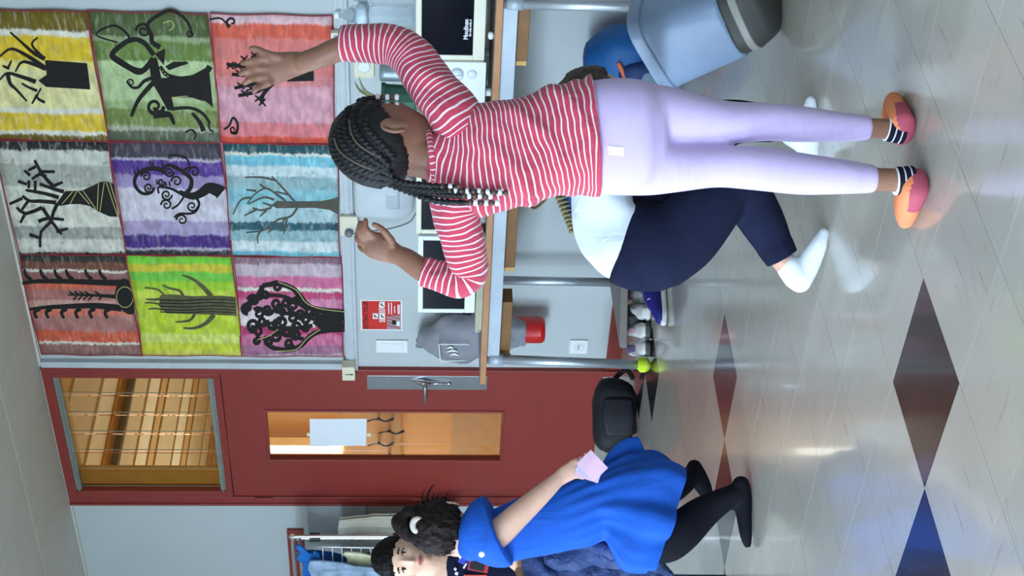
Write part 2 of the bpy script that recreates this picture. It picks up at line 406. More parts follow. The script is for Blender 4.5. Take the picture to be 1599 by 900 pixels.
q = [v + Vector((0, .0008, 0)) for v in vs]; m_ = nn + 1
fs = [(i * m_ + j, (i + 1) * m_ + j, (i + 1) * m_ + j + 1, i * m_ + j + 1) for i in range(nn) for j in range(nn)]
ps.add(vs + q, fs + [tuple(k + len(vs) for k in f[::-1]) for f in fs])
ps.build('sheet', mat('paper_white', (232, 234, 238), .8, var=.02), tap)
for z0, z1 in ((1.655, 1.68), (1.31, 1.335)): bx((-6.815, -.006, z0), (-6.785, -.005, z1)).build('tape', mat('masking_tape', (225, 214, 170), .7), tap)
# transom louvres: upright glass blades in metal channels
lm = mat('louvre_metal', (150, 156, 148), .45, .6, var=.15, scale=60)
for z0, z1 in ((3.028, 3.06), (2.178, 2.21)):
    MB().box((-7.285, -.012, z0), (-6.331, .03, z1)).box((-7.285, -.02, (z0 + z1) / 2 - .004), (-6.331, -.012, (z0 + z1) / 2 + .004)).build('louvre_channel', lm, door)
lg = mat('louvre_glass', (225, 240, 234), .02, trans=1, var=0, ior=1.12)
le_ = mat('louvre_edge', (150, 172, 150), .3, var=.1)
nb = 6; bw = (7.285 - 6.331) / nb
for k in range(nb):
    xc = -6.331 - bw * (k + .5)
    Mr = Matrix.Translation((xc, .012, 0)) @ Matrix.Rotation(radians(-7), 4, 'Z')
    bl_ = MB().box((-bw / 2 + .003, -.003, 2.2), (bw / 2 - .003, .003, 3.04), Mr).build('louvre_blade', lg, door)
    MB().box((-bw / 2, -.003, 2.2), (-bw / 2 + .0025, .003, 3.04), Mr).build('blade_edge', le_, door)
    MB().box((-.012, -.014, 2.196), (.012, .014, 2.216), Mr).build('blade_clip', lm, door)

# ---------------------------------------------------------------- hall seen through the door
hall_y = mat('hall_yellow', (222, 172, 74), .5, var=.05, scale=2)
hall_c = mat('hall_ceiling', (210, 196, 172), .45, var=.06, scale=3)
bx((-13, .2, -.12), (-5.6, 7.2, -.004)).build('floor.001', mat('hall_floor', (170, 150, 120), .4), kind='structure')
hb = bx((-13, 7.0, 0), (-5.6, 7.2, 3.3)).build('wall_hall_back', hall_y, kind='structure')
hr = bx((-5.6, .2, 0), (-5.4, 7.2, 3.3)).build('wall_hall_right', hall_y, kind='structure')
bx((-13.2, .2, 0), (-13, 7.2, 3.3)).build('wall_hall_left', hall_y, kind='structure')
bx((-13, .2, 0), (DX0, .21, 3.3)).build('wall_hall_front', hall_y, kind='structure')
hc = bx((-13, .2, 3.2), (-5.6, 7.2, 3.3)).build('ceiling.001', hall_c, kind='structure')
bat = [mat('batten_pale', (226, 214, 190), .4), mat('batten_tan', (204, 184, 152), .4), mat('batten_orange', (200, 164, 116), .4)]
bat.append(mat('batten_ochre', (196, 146, 78), .4)); x = -6.0; k = 0
while x > -12.6:
    wd = (.04, .34, .03, .42, .2, .26)[k % 6]
    MB().box((x - wd, .22, 3.17 - .012 * (k % 3)), (x, 7.0, 3.2)).build('ceiling_batten', bat[3 if -8.3 < x < -8.0 else (0, 1, 0, 0, 2, 1)[k % 6]], hc)
    x -= wd; k += 1
MB().box((-8.32, .22, 3.1), (-8.26, 7.0, 3.14)).build('ceiling_rail', mat('rail_grey', (112, 108, 100), .4, .4), hc)
# coat-hook partition
pt = empty('coat_partition', (-8.5, 1.66, 0), 'yellow partition with black coat hooks, seen through the door glass', 'partition')
bx((-9.6, 1.62, 0), (-7.6, 1.7, 2.3)).build('panel', hall_y, pt)
bx((-9.6, 1.6, 1.17), (-7.6, 1.62, 1.59)).build('hook_board', mat('hook_board_tan', (206, 166, 96), .5), pt)
bx((-9.6, 1.595, .0), (-7.6, 1.62, .8)).build('lower_board', mat('partition_lower', (196, 160, 100), .45), pt)
hk = mat('hook_black', (28, 28, 30), .35, .3)
for n_, (hx, hz_) in enumerate(((-8.36, 1.33), (-8.62, 1.33), (-8.49, 1.255), (-8.23, 1.255), (-8.75, 1.255))):
    h = MB(); h.ball((hx, 1.585, hz_), .014, 6); h.tube([((hx, 1.585, hz_), .008), ((hx, 1.56, hz_ - .05), .007), ((hx, 1.585, hz_ - .10), .011)], n=8)
    h.tube([((hx, 1.58, hz_ + .01), .006), ((hx + .03, 1.55, hz_ + .04), .005), ((hx + .035, 1.53, hz_ + .075), .006)], n=8); h.build('coat_hook', hk, pt, smooth=True)
wdw = bx((-8.735, 1.588, 1.6), (-8.65, 1.6, 2.2)).build('lit_window', mat('bright_window', (255, 250, 235), .5, var=0, emit=5), pt)
bx((-8.65, 1.585, 1.6), (-8.56, 1.6, 2.25)).build('window_jamb', mat('jamb_yellow', (238, 200, 96), .5), pt)

# ================================================================== nine paintings
CX = [-3.962, -4.700, -5.432, -6.162]; RZ = [3.098, 2.549, 2.003, 1.444]
def paint_mat(name, bands, streak=.5, blot=0):
    m = bpy.data.materials.new(name); m.use_nodes = True; nt = m.node_tree; b = nt.nodes['Principled BSDF']; L = nt.links.new
    b.inputs['Roughness'].default_value = .7; b.inputs['Specular IOR Level'].default_value = .25
    tc = nt.nodes.new('ShaderNodeTexCoord'); sx = nt.nodes.new('ShaderNodeSeparateXYZ'); L(tc.outputs['Object'], sx.inputs[0])
    def nz(scale, det=4, vs=(1, 1, 1)):
        mp = nt.nodes.new('ShaderNodeMapping'); mp.inputs['Scale'].default_value = vs; L(tc.outputs['Object'], mp.inputs[0])
        n = nt.nodes.new('ShaderNodeTexNoise'); n.inputs['Scale'].default_value = scale; n.inputs['Detail'].default_value = det; L(mp.outputs[0], n.inputs['Vector']); return n.outputs['Fac']
    def mth(op, a, b_):
        q = nt.nodes.new('ShaderNodeMath'); q.operation = op
        for i, v in enumerate((a, b_)):
            if isinstance(v, (int, float)): q.inputs[i].default_value = v
            else: L(v, q.inputs[i])
        return q.outputs[0]
    # position across the sheet, from its right edge, wobbled by the brush
    w = abs(CX[1] - CX[0]); s = mth('MULTIPLY', sx.outputs['X'], -1 / w)
    s = mth('ADD', s, mth('MULTIPLY', mth('SUBTRACT', nz(7, 2), .5), .05)); s = mth('ADD', s, mth('MULTIPLY', mth('SUBTRACT', nz(70, 3, (.35, 1, 1)), .5), .05))
    r = nt.nodes.new('ShaderNodeValToRGB'); L(s, r.inputs[0]); cr = r.color_ramp; cr.interpolation = 'LINEAR'
    stops = []; p0 = 0
    for end, c in bands:
        stops += [(p0 + .008, c), (end - .008, c)]; p0 = end
    stops = stops[:32]
    cr.elements[0].position = stops[0][0]; cr.elements[0].color = lin(stops[0][1]); cr.elements[1].position = stops[-1][0]; cr.elements[1].color = lin(stops[-1][1])
    for p_, c in stops[1:-1]:
        e = cr.elements.new(p_); e.color = lin(c)
    # dry-brush strokes that run across each band
    st = nz(60, 4, (.22, 1, 1)); sr = nt.nodes.new('ShaderNodeValToRGB'); sr.color_ramp.elements[0].position = .52; sr.color_ramp.elements[1].position = .74; L(st, sr.inputs[0])
    mx = nt.nodes.new('ShaderNodeMixRGB'); mx.inputs[2].default_value = lin((236, 232, 218)); L(mth('MULTIPLY', sr.outputs[0], streak), mx.inputs[0]); L(r.outputs[0], mx.inputs[1])
    out = mx.outputs[0]
    dk = nz(34, 5, (.4, 1, 1)); dr = nt.nodes.new('ShaderNodeValToRGB'); dr.color_ramp.elements[0].position = .35; dr.color_ramp.elements[1].position = .65
    dr.color_ramp.elements[0].color = (.72, .72, .72, 1); dr.color_ramp.elements[1].color = (1.08, 1.08, 1.08, 1); L(dk, dr.inputs[0])
    m3 = nt.nodes.new('ShaderNodeMixRGB'); m3.blend_type = 'MULTIPLY'; m3.inputs[0].default_value = 1; L(out, m3.inputs[1]); L(dr.outputs[0], m3.inputs[2]); out = m3.outputs[0]
    if blot:
        bl = nz(22, 3); br = nt.nodes.new('ShaderNodeValToRGB'); br.color_ramp.elements[0].position = .6; br.color_ramp.elements[1].position = .68; L(bl, br.inputs[0])
        m4 = nt.nodes.new('ShaderNodeMixRGB'); m4.inputs[2].default_value = lin(blot); L(mth('MULTIPLY', br.outputs[0], .55), m4.inputs[0]); L(out, m4.inputs[1]); out = m4.outputs[0]
    L(out, b.inputs['Base Color']); return m
W_ = (232, 226, 208)
ART = {
 (0, 0): ('yellow', [(.13, (118, 98, 22)), (.17, W_), (.34, (232, 194, 44)), (.4, (238, 220, 130)), (.68, (236, 224, 158)), (.72, W_), (.84, (230, 194, 52)), (.87, W_), (1, (122, 100, 24))], .35, 0),
 (0, 1): ('olive green', [(.16, (84, 100, 56)), (.2, (150, 165, 120)), (.33, (112, 134, 66)), (.62, (184, 202, 148)), (.68, (160, 178, 120)), (.8, (124, 138, 74)), (.83, (170, 175, 150)), (1, (98, 104, 82))], .25, 0),
 (0, 2): ('coral pink', [(.06, (234, 190, 194)), (.16, (222, 98, 76)), (.42, (224, 124, 116)), (.5, (224, 140, 142)), (.76, (222, 160, 172)), (.86, (224, 126, 130)), (.94, (222, 86, 66)), (1, (208, 108, 124))], .12, 0),
 (1, 0): ('grey and white', [(.07, (44, 46, 46)), (.18, (214, 212, 196)), (.36, (176, 176, 162)), (.68, (224, 220, 202)), (.78, (166, 166, 154)), (.89, (218, 214, 198)), (1, (46, 48, 48))], .45, (120, 118, 108)),
 (1, 1): ('purple', [(.12, (74, 66, 78)), (.14, (190, 180, 196)), (.25, (92, 58, 140)), (.36, (162, 142, 184)), (.62, (216, 206, 216)), (.74, (176, 158, 192)), (.84, (78, 50, 124)), (.86, (190, 180, 196)), (1, (62, 58, 66))], .2, 0),
 (1, 2): ('turquoise', [(.07, (38, 84, 92)), (.09, W_), (.17, (120, 192, 208)), (.25, (206, 220, 220)), (.36, (150, 182, 184)), (.48, (140, 194, 202)), (.62, (172, 200, 202)), (.69, (50, 92, 102)), (.78, (150, 184, 186)), (.86, (214, 222, 220)), (.92, (126, 196, 210)), (1, (70, 116, 122))], .35, (96, 140, 146)),
 (2, 0): ('red-brown', [(.06, (56, 54, 46)), (.13, (122, 76, 58)), (.15, W_), (.24, (152, 100, 94)), (.3, (214, 100, 74)), (.4, (176, 112, 104)), (.47, (206, 160, 146)), (.54, (220, 120, 94)), (.68, (178, 118, 110)), (.78, (214, 96, 66)), (.8, W_), (.9, (152, 106, 98)), (.94, (112, 66, 48)), (1, (58, 56, 48))], .22, 0),
 (2, 1): ('lime green', [(.07, (126, 206, 58)), (.14, (214, 198, 58)), (.22, (122, 200, 72)), (.3, (168, 206, 48)), (.42, (200, 214, 74)), (.7, (194, 212, 56)), (.78, (214, 222, 110)), (.86, (206, 210, 60)), (.92, (222, 214, 92)), (1, (134, 210, 66))], .16, 0),
 (2, 2): ('magenta pink', [(.06, (148, 112, 126)), (.17, (206, 182, 190)), (.27, (214, 112, 150)), (.3, W_), (.37, (198, 72, 116)), (.48, (216, 132, 164)), (.62, (236, 218, 216)), (.7, (196, 66, 112)), (.8, (206, 110, 146)), (.88, (166, 108, 136)), (.92, (206, 176, 186)), (1, (140, 98, 118))], .3, 0)}
red_tape = mat('red_edge_paint', (150, 36, 48), .7, var=.2, scale=40)
ink = mat('gold_pen', (190, 178, 110), .7); grey_ink = mat('charcoal_paper', (84, 80, 70), .85, var=.12, scale=30)
olive_bark = mat('olive_bark', (88, 84, 58), .85, var=.3, scale=25)
def wav(x, z, k): return -.010 - .0035 * (1 + sin(9 * x + 2 * k) * cos(7 * z + k))
class Flat(MB):
    """cut paper shapes glued on a sheet, given by photo positions on the wall plane"""
    def __init__(s, k): super().__init__(); s.k = k
    def P(s, x, y, h=0):
        p = yp(x, y, -.014); return Vector((p.x, wav(p.x, p.z, s.k) - .0012 - h, p.z))
    def poly(s, pts, h=0): return s.prism([s.P(x, y, h) for x, y in pts], (0, -.0012, 0))
    def stroke(s, pts, w0, w1=None, h=0, sub=4):
        w1 = w0 if w1 is None else w1; m = len(pts); Q = []
        for i in range(m - 1):
            a, b, c, d = [Vector(pts[min(max(j, 0), m - 1)]) for j in (i - 1, i, i + 1, i + 2)]
            for k in range(sub):
                t = k / sub; Q.append(a * (-.5 * t + t * t - .5 * t ** 3) + b * (1 - 2.5 * t * t + 1.5 * t ** 3) + c * (.5 * t + 2 * t * t - 1.5 * t ** 3) + d * (-.5 * t * t + .5 * t ** 3))
        Q.append(Vector(pts[-1])); n = len(Q); A = []; B = []
        for i in range(n):
            t = (Q[min(i + 1, n - 1)] - Q[max(i - 1, 0)]); t = t.normalized() if t.length > 0 else Vector((1, 0)); nrm = Vector((-t.y, t.x)); w = (w0 + (w1 - w0) * i / (n - 1)) / 2
            A.append(s.P(*(Q[i] + nrm * w), h)); B.append(s.P(*(Q[i] - nrm * w), h))
        off = Vector((0, -.0012, 0)); vs = A + B + [v + off for v in A] + [v + off for v in B]; fs = []
        for i in range(n - 1):
            fs += [(i, i + 1, n + i + 1, n + i), (2 * n + i, 3 * n + i, 3 * n + i + 1, 2 * n + i + 1), (i, 2 * n + i, 2 * n + i + 1, i + 1), (n + i, n + i + 1, 3 * n + i + 1, 3 * n + i)]
        fs += [(0, n, 3 * n, 2 * n), (n - 1, 3 * n - 1, 4 * n - 1, 2 * n - 1)]
        return s.add(vs, fs)
    def curl(s, x, y, r, a0, turns, w, sgn=1):
        pts = []
        for i in range(int(turns * 10) + 1):
            f = i / (turns * 10); a = a0 + sgn * 2 * pi * turns * f; q = r * (1 - .82 * f); pts.append((x + q * cos(a), y + q * sin(a)))
        return s.stroke(pts, w, w * .6, sub=2)
xtra = []
def draw(k, key):
    t = Flat(k); t2 = None; m2 = None; xtra.clear()
    S = t.stroke
    if key == (0, 0):
        t.poly([(70, 94), (136, 99), (141, 140), (72, 136), (60, 126), (73, 117)])
        for a in ([(70, 92), (52, 82), (34, 66), (16, 50)], [(70, 106), (44, 88), (18, 76), (0, 88)], [(70, 92), (50, 70), (59, 58)], [(72, 108), (52, 100), (34, 97), (24, 112)], [(56, 128), (34, 120), (12, 114), (0, 124)], [(58, 142), (44, 136), (34, 130)], [(12, 114), (16, 130), (26, 140), (42, 158)], [(70, 160), (58, 152), (64, 138)], [(12, 106), (4, 102)], [(12, 108), (18, 94)], [(58, 148), (50, 162)]): S(a, 7 if len(a) == 4 else 4.5, 2.5)
        t2 = Flat(k); m2 = ink
        for r in (3, 6, 9): t2.curl(105, 115, r, 0, .98, 1)
    elif key == (0, 1):
        t.poly([(240, 120), (252, 122), (262, 122), (300, 118), (326, 104), (333, 170), (318, 158), (300, 152), (268, 152), (272, 170), (262, 172), (250, 150), (238, 130)])
        S([(328, 104), (318, 116), (290, 124), (262, 118), (250, 104)], 10, 5)
        S([(244, 124), (240, 100), (238, 92)], 16, 12); S([(240, 86), (224, 66), (204, 62), (180, 78), (176, 88), (200, 104), (220, 112), (240, 92)], 7, 9)
        S([(176, 88), (205, 106), (222, 110)], 9, 6); S([(250, 74), (238, 66), (236, 54), (230, 40), (240, 28), (264, 16), (284, 24), (296, 40), (300, 54)], 8, 3); S([(206, 66), (196, 50), (176, 40), (150, 54), (184, 66)], 4, 2)
        t.curl(224, 48, 12, pi, 1.5, 4); t.curl(296, 52, 6, 0, 1.2, 2.5); t.poly([(242, 84), (258, 76), (256, 102)])
        t.poly([(258, 104), (270, 97), (292, 97), (294, 100), (280, 104), (264, 110)])
        S([(244, 120), (226, 126), (216, 136), (206, 136), (199, 128)], 6, 3); t.curl(204, 129, 6, pi, 1.3, 2.5)
        S([(242, 126), (224, 146), (214, 160), (205, 182)], 8, 5); t.curl(242, 166, 14, 0, 1.4, 6); S([(240, 178), (256, 178), (266, 180), (272, 194)], 14, 4)
        S([(266, 170), (296, 168), (316, 176), (328, 192)], 5, 4); S([(300, 176), (312, 190), (318, 204)], 4, 8); S([(290, 206), (300, 202), (306, 210), (302, 218)], 3, 2); S([(326, 192), (328, 202), (334, 204)], 3, 2)
        t2 = Flat(k); m2 = ink
        t2.stroke([(330, 102), (312, 118), (286, 125), (264, 120), (250, 106)], 1.2); t2.stroke([(268, 152), (300, 150), (320, 158), (336, 172)], 1.2); t2.stroke([(255, 36), (266, 32), (272, 40), (264, 48)], 1.5); t2.stroke([(178, 66), (170, 90), (180, 112), (196, 122)], 1)
    elif key == (0, 2):
        t.poly([(456, 113), (490, 111), (490, 126), (448, 127)])
        for a in ([(440, 112), (410, 106), (384, 104), (354, 100)], [(430, 104), (408, 94), (392, 88)], [(420, 118), (396, 118), (362, 116)], [(420, 122), (398, 130), (366, 138)], [(424, 126), (404, 142), (372, 150)], [(428, 128), (412, 146), (408, 162)]): S(a, 7, 5)
        for x, y in ((372, 102), (382, 92), (398, 86), (374, 114), (376, 134), (382, 146), (404, 154), (410, 160), (392, 138), (360, 102)):
            for dx, dy in ((-6, -5), (-6, 5), (5, -6), (5, 6)): S([(x, y), (x + dx, y + dy)], 3, 2)
        q1 = Flat(k); q1.stroke([(327, 30), (344, 28), (354, 36), (360, 40)], 3, 2); q1.curl(362, 34, 9, 2.0, 1.0, 4); q2 = Flat(k); q2.stroke([(350, 202), (358, 196), (364, 184), (371, 194), (369, 208), (360, 206)], 3, 4); q2.curl(364, 202, 6, 0, 1.2, 3)
        t.poly([(424, 112), (460, 114), (458, 126), (424, 124)]); q3 = Flat(k); xtra.extend([q1, q2])
        t2 = Flat(k); m2 = ink
        for x in (466, 474, 482): t2.stroke([(x, 114), (x + 5, 118)], 1.2)
    elif key == (1, 0):
        t.poly([(88, 318), (102, 298), (128, 297), (144, 290), (156, 284), (166, 283), (178, 287), (184, 338), (172, 338), (154, 330), (140, 321), (126, 318), (110, 318), (95, 321)])
        for a in ([(100, 299), (82, 294), (62, 287)], [(84, 291), (66, 272), (54, 250)], [(92, 308), (70, 302), (40, 297)], [(88, 316), (62, 314), (46, 314), (35, 306)], [(90, 318), (84, 330), (78, 348), (64, 362), (63, 386)], [(35, 310), (15, 319)], [(44, 314), (34, 328)], [(66, 324), (40, 334), (26, 324)], [(38, 336), (32, 348)], [(66, 324), (80, 345), (96, 366)], [(60, 346), (74, 341), (100, 343)], [(88, 362), (106, 357)], [(56, 260), (44, 266)], [(47, 274), (38, 266)], [(60, 268), (86, 268)], [(72, 276), (62, 272), (50, 280)], [(45, 282), (45, 294)], [(28, 283), (42, 288)], [(55, 282), (55, 298)], [(84, 290), (98, 284)], [(46, 366), (64, 372)]): S(a, 5 if len(a) < 3 else 6, 4, sub=2)
        t2 = Flat(k); m2 = ink
        for a in ([(97, 318), (114, 298)], [(110, 317), (120, 298)], [(122, 297), (140, 318)], [(130, 297), (150, 326)], [(154, 285), (152, 328)], [(163, 284), (156, 331)], [(166, 284), (184, 338)], [(172, 285), (187, 334)]): t2.stroke(a, 1.2)
    elif key == (1, 1):
        S([(346, 301), (340, 297), (326, 293), (316, 300), (302, 306), (288, 303), (280, 299)], 22, 6)
        S([(288, 304), (298, 292), (298, 278), (286, 268), (272, 260), (262, 258), (254, 264), (256, 272)], 7, 4); S([(254, 266), (240, 263), (224, 266), (212, 276), (211, 290), (222, 302), (236, 301), (241, 293)], 7, 4)
        for a in ((232, 293, 8, 0, 1.6), (228, 276, 8, pi, 1.4), (264, 268, 8, 0, 1.5), (276, 283, 9, pi, 1.3), (260, 304, 9, 0, 1.5), (260, 320, 9, pi, 1.4), (300, 322, 9, 0, 1.4), (304, 268, 9, pi, 1.3), (284, 344, 9, pi, 1.4), (252, 284, 6, 0, 1.3)): t.curl(*a, 3.2)
        S([(282, 302), (266, 294), (248, 292), (248, 302)], 4, 3); S([(288, 306), (278, 320), (268, 326)], 3, 3); S([(306, 308), (311, 318), (306, 330), (296, 334), (280, 334), (272, 340)], 4, 3); S([(296, 258), (292, 248), (280, 243), (266, 242), (264, 248)], 3, 2); S([(284, 266), (298, 260)], 3)
        for x, y in ((236, 258), (240, 260), (254, 258), (216, 268), (212, 274), (246, 288), (260, 290), (266, 290)): S([(x, y), (x - 2, y - 7)], 3, 1.5)
    elif key == (1, 2):
        t = Flat(k); S = t.stroke
        t.poly([(424, 320), (432, 314), (462, 315), (500, 315), (516, 312), (530, 308), (529, 336), (514, 328), (490, 325), (432, 325)])
        for a in ([(460, 315), (440, 292), (424, 275)], [(432, 282), (408, 277), (382, 277)], [(446, 314), (430, 302), (415, 294), (398, 303), (386, 318)], [(414, 294), (405, 287)], [(400, 298), (384, 296)], [(392, 308), (376, 312), (364, 334)], [(428, 312), (412, 308), (388, 318)], [(426, 322), (410, 316)], [(424, 324), (408, 328), (394, 324)], [(416, 328), (406, 338)], [(402, 326), (382, 336)], [(464, 325), (454, 338), (434, 343), (422, 352), (410, 360), (384, 363)], [(406, 361), (402, 370), (403, 380)], [(428, 346), (424, 358), (419, 363)], [(444, 342), (437, 362)], [(448, 342), (443, 366)], [(450, 304), (430, 299)]): S(a, 3.4, 1.8)
    elif key == (2, 0):
        t.curl(194, 464, 1, 0, 1, 1)
        t.poly([(182, 447), (186, 440), (192, 435), (200, 437), (205, 446), (208, 462), (210, 486), (208, 491), (200, 491), (192, 486), (186, 479), (181, 470), (179, 458)])
        S([(192, 442), (160, 442), (110, 440), (60, 439), (35, 442)], 10, 5); S([(190, 482), (150, 478), (100, 479), (70, 480), (45, 483)], 10, 4); S([(182, 464), (150, 462), (106, 461)], 6, 2)
        for x in (35, 60, 82, 100, 130, 152): S([(x + 14, 437), (x + 6, 430), (x + 3, 421)], 6, 4)
        for x in (54, 72, 96, 118, 140, 164): S([(x + 8, 482), (x, 488), (x + 4, 497)], 7, 4)
        for x in (108, 116, 124, 132, 148): S([(x + 8, 461), (x, 456)], 2.5); S([(x + 12, 463), (x + 6, 469)], 2.5)
        t2 = Flat(k); m2 = ink; t2.stroke([(180 + 15 + 13 * cos(a * .5), 464 + 16 * sin(a * .5)) for a in range(14)], 1, h=.0013)
    elif key == (2, 1):
        t = Flat(k); S = t.stroke; m0 = olive_bark
        t.poly([(250, 461), (270, 460), (300, 463), (340, 462), (368, 464), (370, 493), (340, 491), (300, 490), (260, 489), (248, 478)])
        for a, w in (([(330, 463), (316, 448), (300, 436), (284, 430)], 8), ([(286, 462), (280, 454), (264, 450), (254, 445)], 4), ([(257, 462), (246, 452), (226, 449)], 3), ([(256, 466), (240, 468), (228, 467)], 5), ([(254, 476), (238, 473), (226, 473)], 3), ([(254, 484), (244, 482), (232, 483)], 3), ([(304, 490), (296, 500), (274, 503)], 5), ([(334, 491), (322, 504), (304, 512), (286, 512)], 8)): S(a, w, 2)
        t2 = Flat(k); m2 = black_paper
        for y in (468, 473, 478, 483, 487): t2.stroke([(250, y), (290, y + 1), (330, y - 1), (367, y + 1)], 1.6, .8, h=.0013)
    else:
        t.poly([(500, 490), (538, 484), (538, 518), (500, 514), (488, 504)])
        S([(538, 488), (500, 484), (482, 478), (468, 462), (456, 450), (434, 443), (410, 446)], 10, 7); S([(538, 514), (506, 516), (486, 524), (470, 540), (450, 547), (424, 542), (414, 532)], 9, 6); S([(410, 446), (404, 462), (386, 478), (380, 486)], 8, 12)
        rnd = random.Random(3)
        for (x, y, r) in ((386, 482, 9), (396, 470, 9), (414, 462, 8), (432, 448, 8), (404, 490, 9), (418, 484, 8), (432, 474, 9), (446, 472, 8), (458, 478, 9), (396, 508, 10), (410, 502, 8), (402, 518, 9), (424, 508, 8), (440, 504, 9), (456, 496, 9), (470, 490, 8), (476, 498, 9), (490, 492, 8), (446, 520, 9), (430, 526, 9), (460, 524, 9), (452, 536, 8), (400, 532, 6), (418, 534, 8), (464, 510, 8), (484, 486, 8), (462, 468, 7), (440, 488, 7), (476, 512, 7)):
            t.curl(x, y, r, rnd.random() * 6, 1.3, 6.5)
        for a in ([(490, 498), (470, 492), (450, 490), (430, 486), (408, 486)], [(488, 508), (466, 512), (444, 512), (420, 512)], [(482, 484), (460, 470), (438, 462), (414, 462)], [(474, 530), (450, 524), (430, 518)]): S(a, 6, 5)
        t2 = Flat(k); m2 = ink
        for a in ([(538, 486), (500, 481), (478, 472), (462, 452), (434, 440)], [(500, 514), (480, 528), (462, 546), (430, 548)], [(402, 530), (420, 524), (434, 514)]): t2.stroke(a, 1.2, h=.0013)
    return t, t2, m2
where = {0: 'right', 1: 'middle', 2: 'left'}; wherer = {0: 'top', 1: 'centre', 2: 'bottom'}
TREE = {(0, 0): 'a stubby trunk and broken twigs', (0, 1): 'a wide curly black trunk', (0, 2): 'a small leafy tree behind the hand', (1, 0): 'an angular bare black tree', (1, 1): 'a spiral-branched tree', (1, 2): 'a thin bare leaning tree', (2, 0): 'black thorny stems', (2, 1): 'a thick striped trunk', (2, 2): 'a dense swirling black crown'}
n_ = 14
for k, (key, (cname, bands, st, bl)) in enumerate(ART.items()):
    c, r = key; x1, x0 = CX[c], CX[c + 1]; z1, z0 = RZ[r], RZ[r + 1]; x0 += .004; z0 += .003
    th = empty('painting', (x1, -.012, z0), '%s painting with %s' % (cname, TREE[key]), 'painting', 'children\'s tree paintings on the wall')
    def edge(s, t): return (x1 + (x0 - x1) * s + .003 * sin(11 * t + k), z1 + (z0 - z1) * t + .005 * sin(5 * s + k * 2))
    vs = []; 
    for i in range(n_ + 1):
        for j in range(n_ + 1):
            X, Z = edge(i / n_, j / n_); vs.append(Vector((X, wav(X, Z, k), Z)))
    bk = [v + Vector((0, .0016, 0)) for v in vs]; m_ = n_ + 1; N = len(vs)
    fs = [(i * m_ + j, (i + 1) * m_ + j, (i + 1) * m_ + j + 1, i * m_ + j + 1) for i in range(n_) for j in range(n_)]
    mb = MB(); mb.add(vs + bk, fs + [tuple(q + N for q in f[::-1]) for f in fs])
    rim = [i * m_ for i in range(m_)] + [n_ * m_ + j for j in range(1, m_)] + [i * m_ + n_ for i in range(n_ - 1, -1, -1)] + [j for j in range(n_ - 1, 0, -1)]
    mb.f += [(rim[i], rim[(i + 1) % len(rim)], rim[(i + 1) % len(rim)] + N, rim[i] + N) for i in range(len(rim))]
    mb.build('sheet', paint_mat('paint_' + cname.replace(' ', '_'), bands, st, bl), th, smooth=True)
    bd = MB()
    for a, b in (((0, 0), (0, 1)), ((1, 0), (1, 1)), ((0, 0), (1, 0)), ((0, 1), (1, 1))):
        for q in range(14):
            p, p2 = [edge(a[0] + (b[0] - a[0]) * f / 14, a[1] + (b[1] - a[1]) * f / 14) for f in (q, q + 1)]
            w = .0028; y = wav(p[0], p[1], k) - .0008
            dx, dz = (w, 0) if a[0] == b[0] else (0, w)
            bd.prism([Vector((p[0] - dx, y, p[1] - dz)), Vector((p2[0] - dx, y, p2[1] - dz)), Vector((p2[0] + dx, y, p2[1] + dz)), Vector((p[0] + dx, y, p[1] + dz))], (0, -.0006, 0))
    bd.build('red_border', red_tape, th)
    t, t2, m2 = draw(k, key)
    tr = t.build('paper_tree', {(1, 2): grey_ink, (2, 1): olive_bark}.get(key, black_paper), th)
    for q in xtra: q.build('paper_curl', black_paper, th)
    if t2: t2.build('pen_lines', m2, tr, kind='stuff')

# ================================================================== wall fittings
def plate(name, x0, x1, z0, z1, dep, m, label, cat, bev=.004, group=None, y=0.0):
    e = empty(name, ((x0 + x1) / 2, y, (z0 + z1) / 2), label, cat, group)
    bx((x0, y - dep, z0), (x1, y, z1)).build('housing', m, e, bev=bev); return e
sw = plate('light_switch', -6.125, -6.034, 1.097, 1.272, .014, white_plastic, 'white double light switch beside the door frame', 'switch')
for z in (1.125, 1.195): bx((-6.108, -.019, z), (-6.051, -.014, z + .052)).build('rocker', white_plastic, sw, bev=.002)
ls = plate('wall_socket', -6.125, -6.022, .104, .206, .012, white_plastic, 'low white wall socket below the table', 'socket')
MB().lathe((-6.073, -.012, .155), [(.03, .0), (.03, .002), (.022, .0025), (.021, .001)], (0, -1, 0)).build('socket_ring', white_plastic, ls, smooth=True)
for dz in (-.01, .01): MB().cyl((-6.073 + dz, -.016, .155), (-6.073 + dz, -.012, .155), .004, n=8).build('socket_hole', dark_gap, ls)
jb = plate('junction_box', -6.262, -6.159, 1.386, 1.457, .06, cream_plastic, 'small cream junction box with a black arrow by the door', 'box', y=-.0365)
MB().box((-6.214, -.0985, 1.397), (-6.210, -.0967, 1.44)).prism([Vector((-6.219, -.0975, 1.407)), Vector((-6.205, -.0975, 1.407)), Vector((-6.212, -.0975, 1.395))], (0, -.001, 0)).build('arrow_mark', black_paper, jb)
s2 = plate('wall_socket', -5.248, -5.122, 1.35, 1.441, .02, cream_plastic, 'cream trunking socket holding a grey plug', 'socket', y=-.0365)
MB().lathe((-5.215, -.0565, 1.395), [(.03, 0), (.03, .002), (.02, .003)], (0, -1, 0)).build('socket_ring', white_plastic, s2, smooth=True)
pg = empty('power_plug', (-5.215, -.06, 1.395), 'grey plug with cable drooping down to the cream microwave', 'plug')
MB().lathe((-5.215, -.0605, 1.395), [(.022, 0), (.022, .02), (.014, .03)], (0, -1, 0)).build('plug_body', mat('plug_grey', (120, 122, 124), .5), pg, smooth=True)
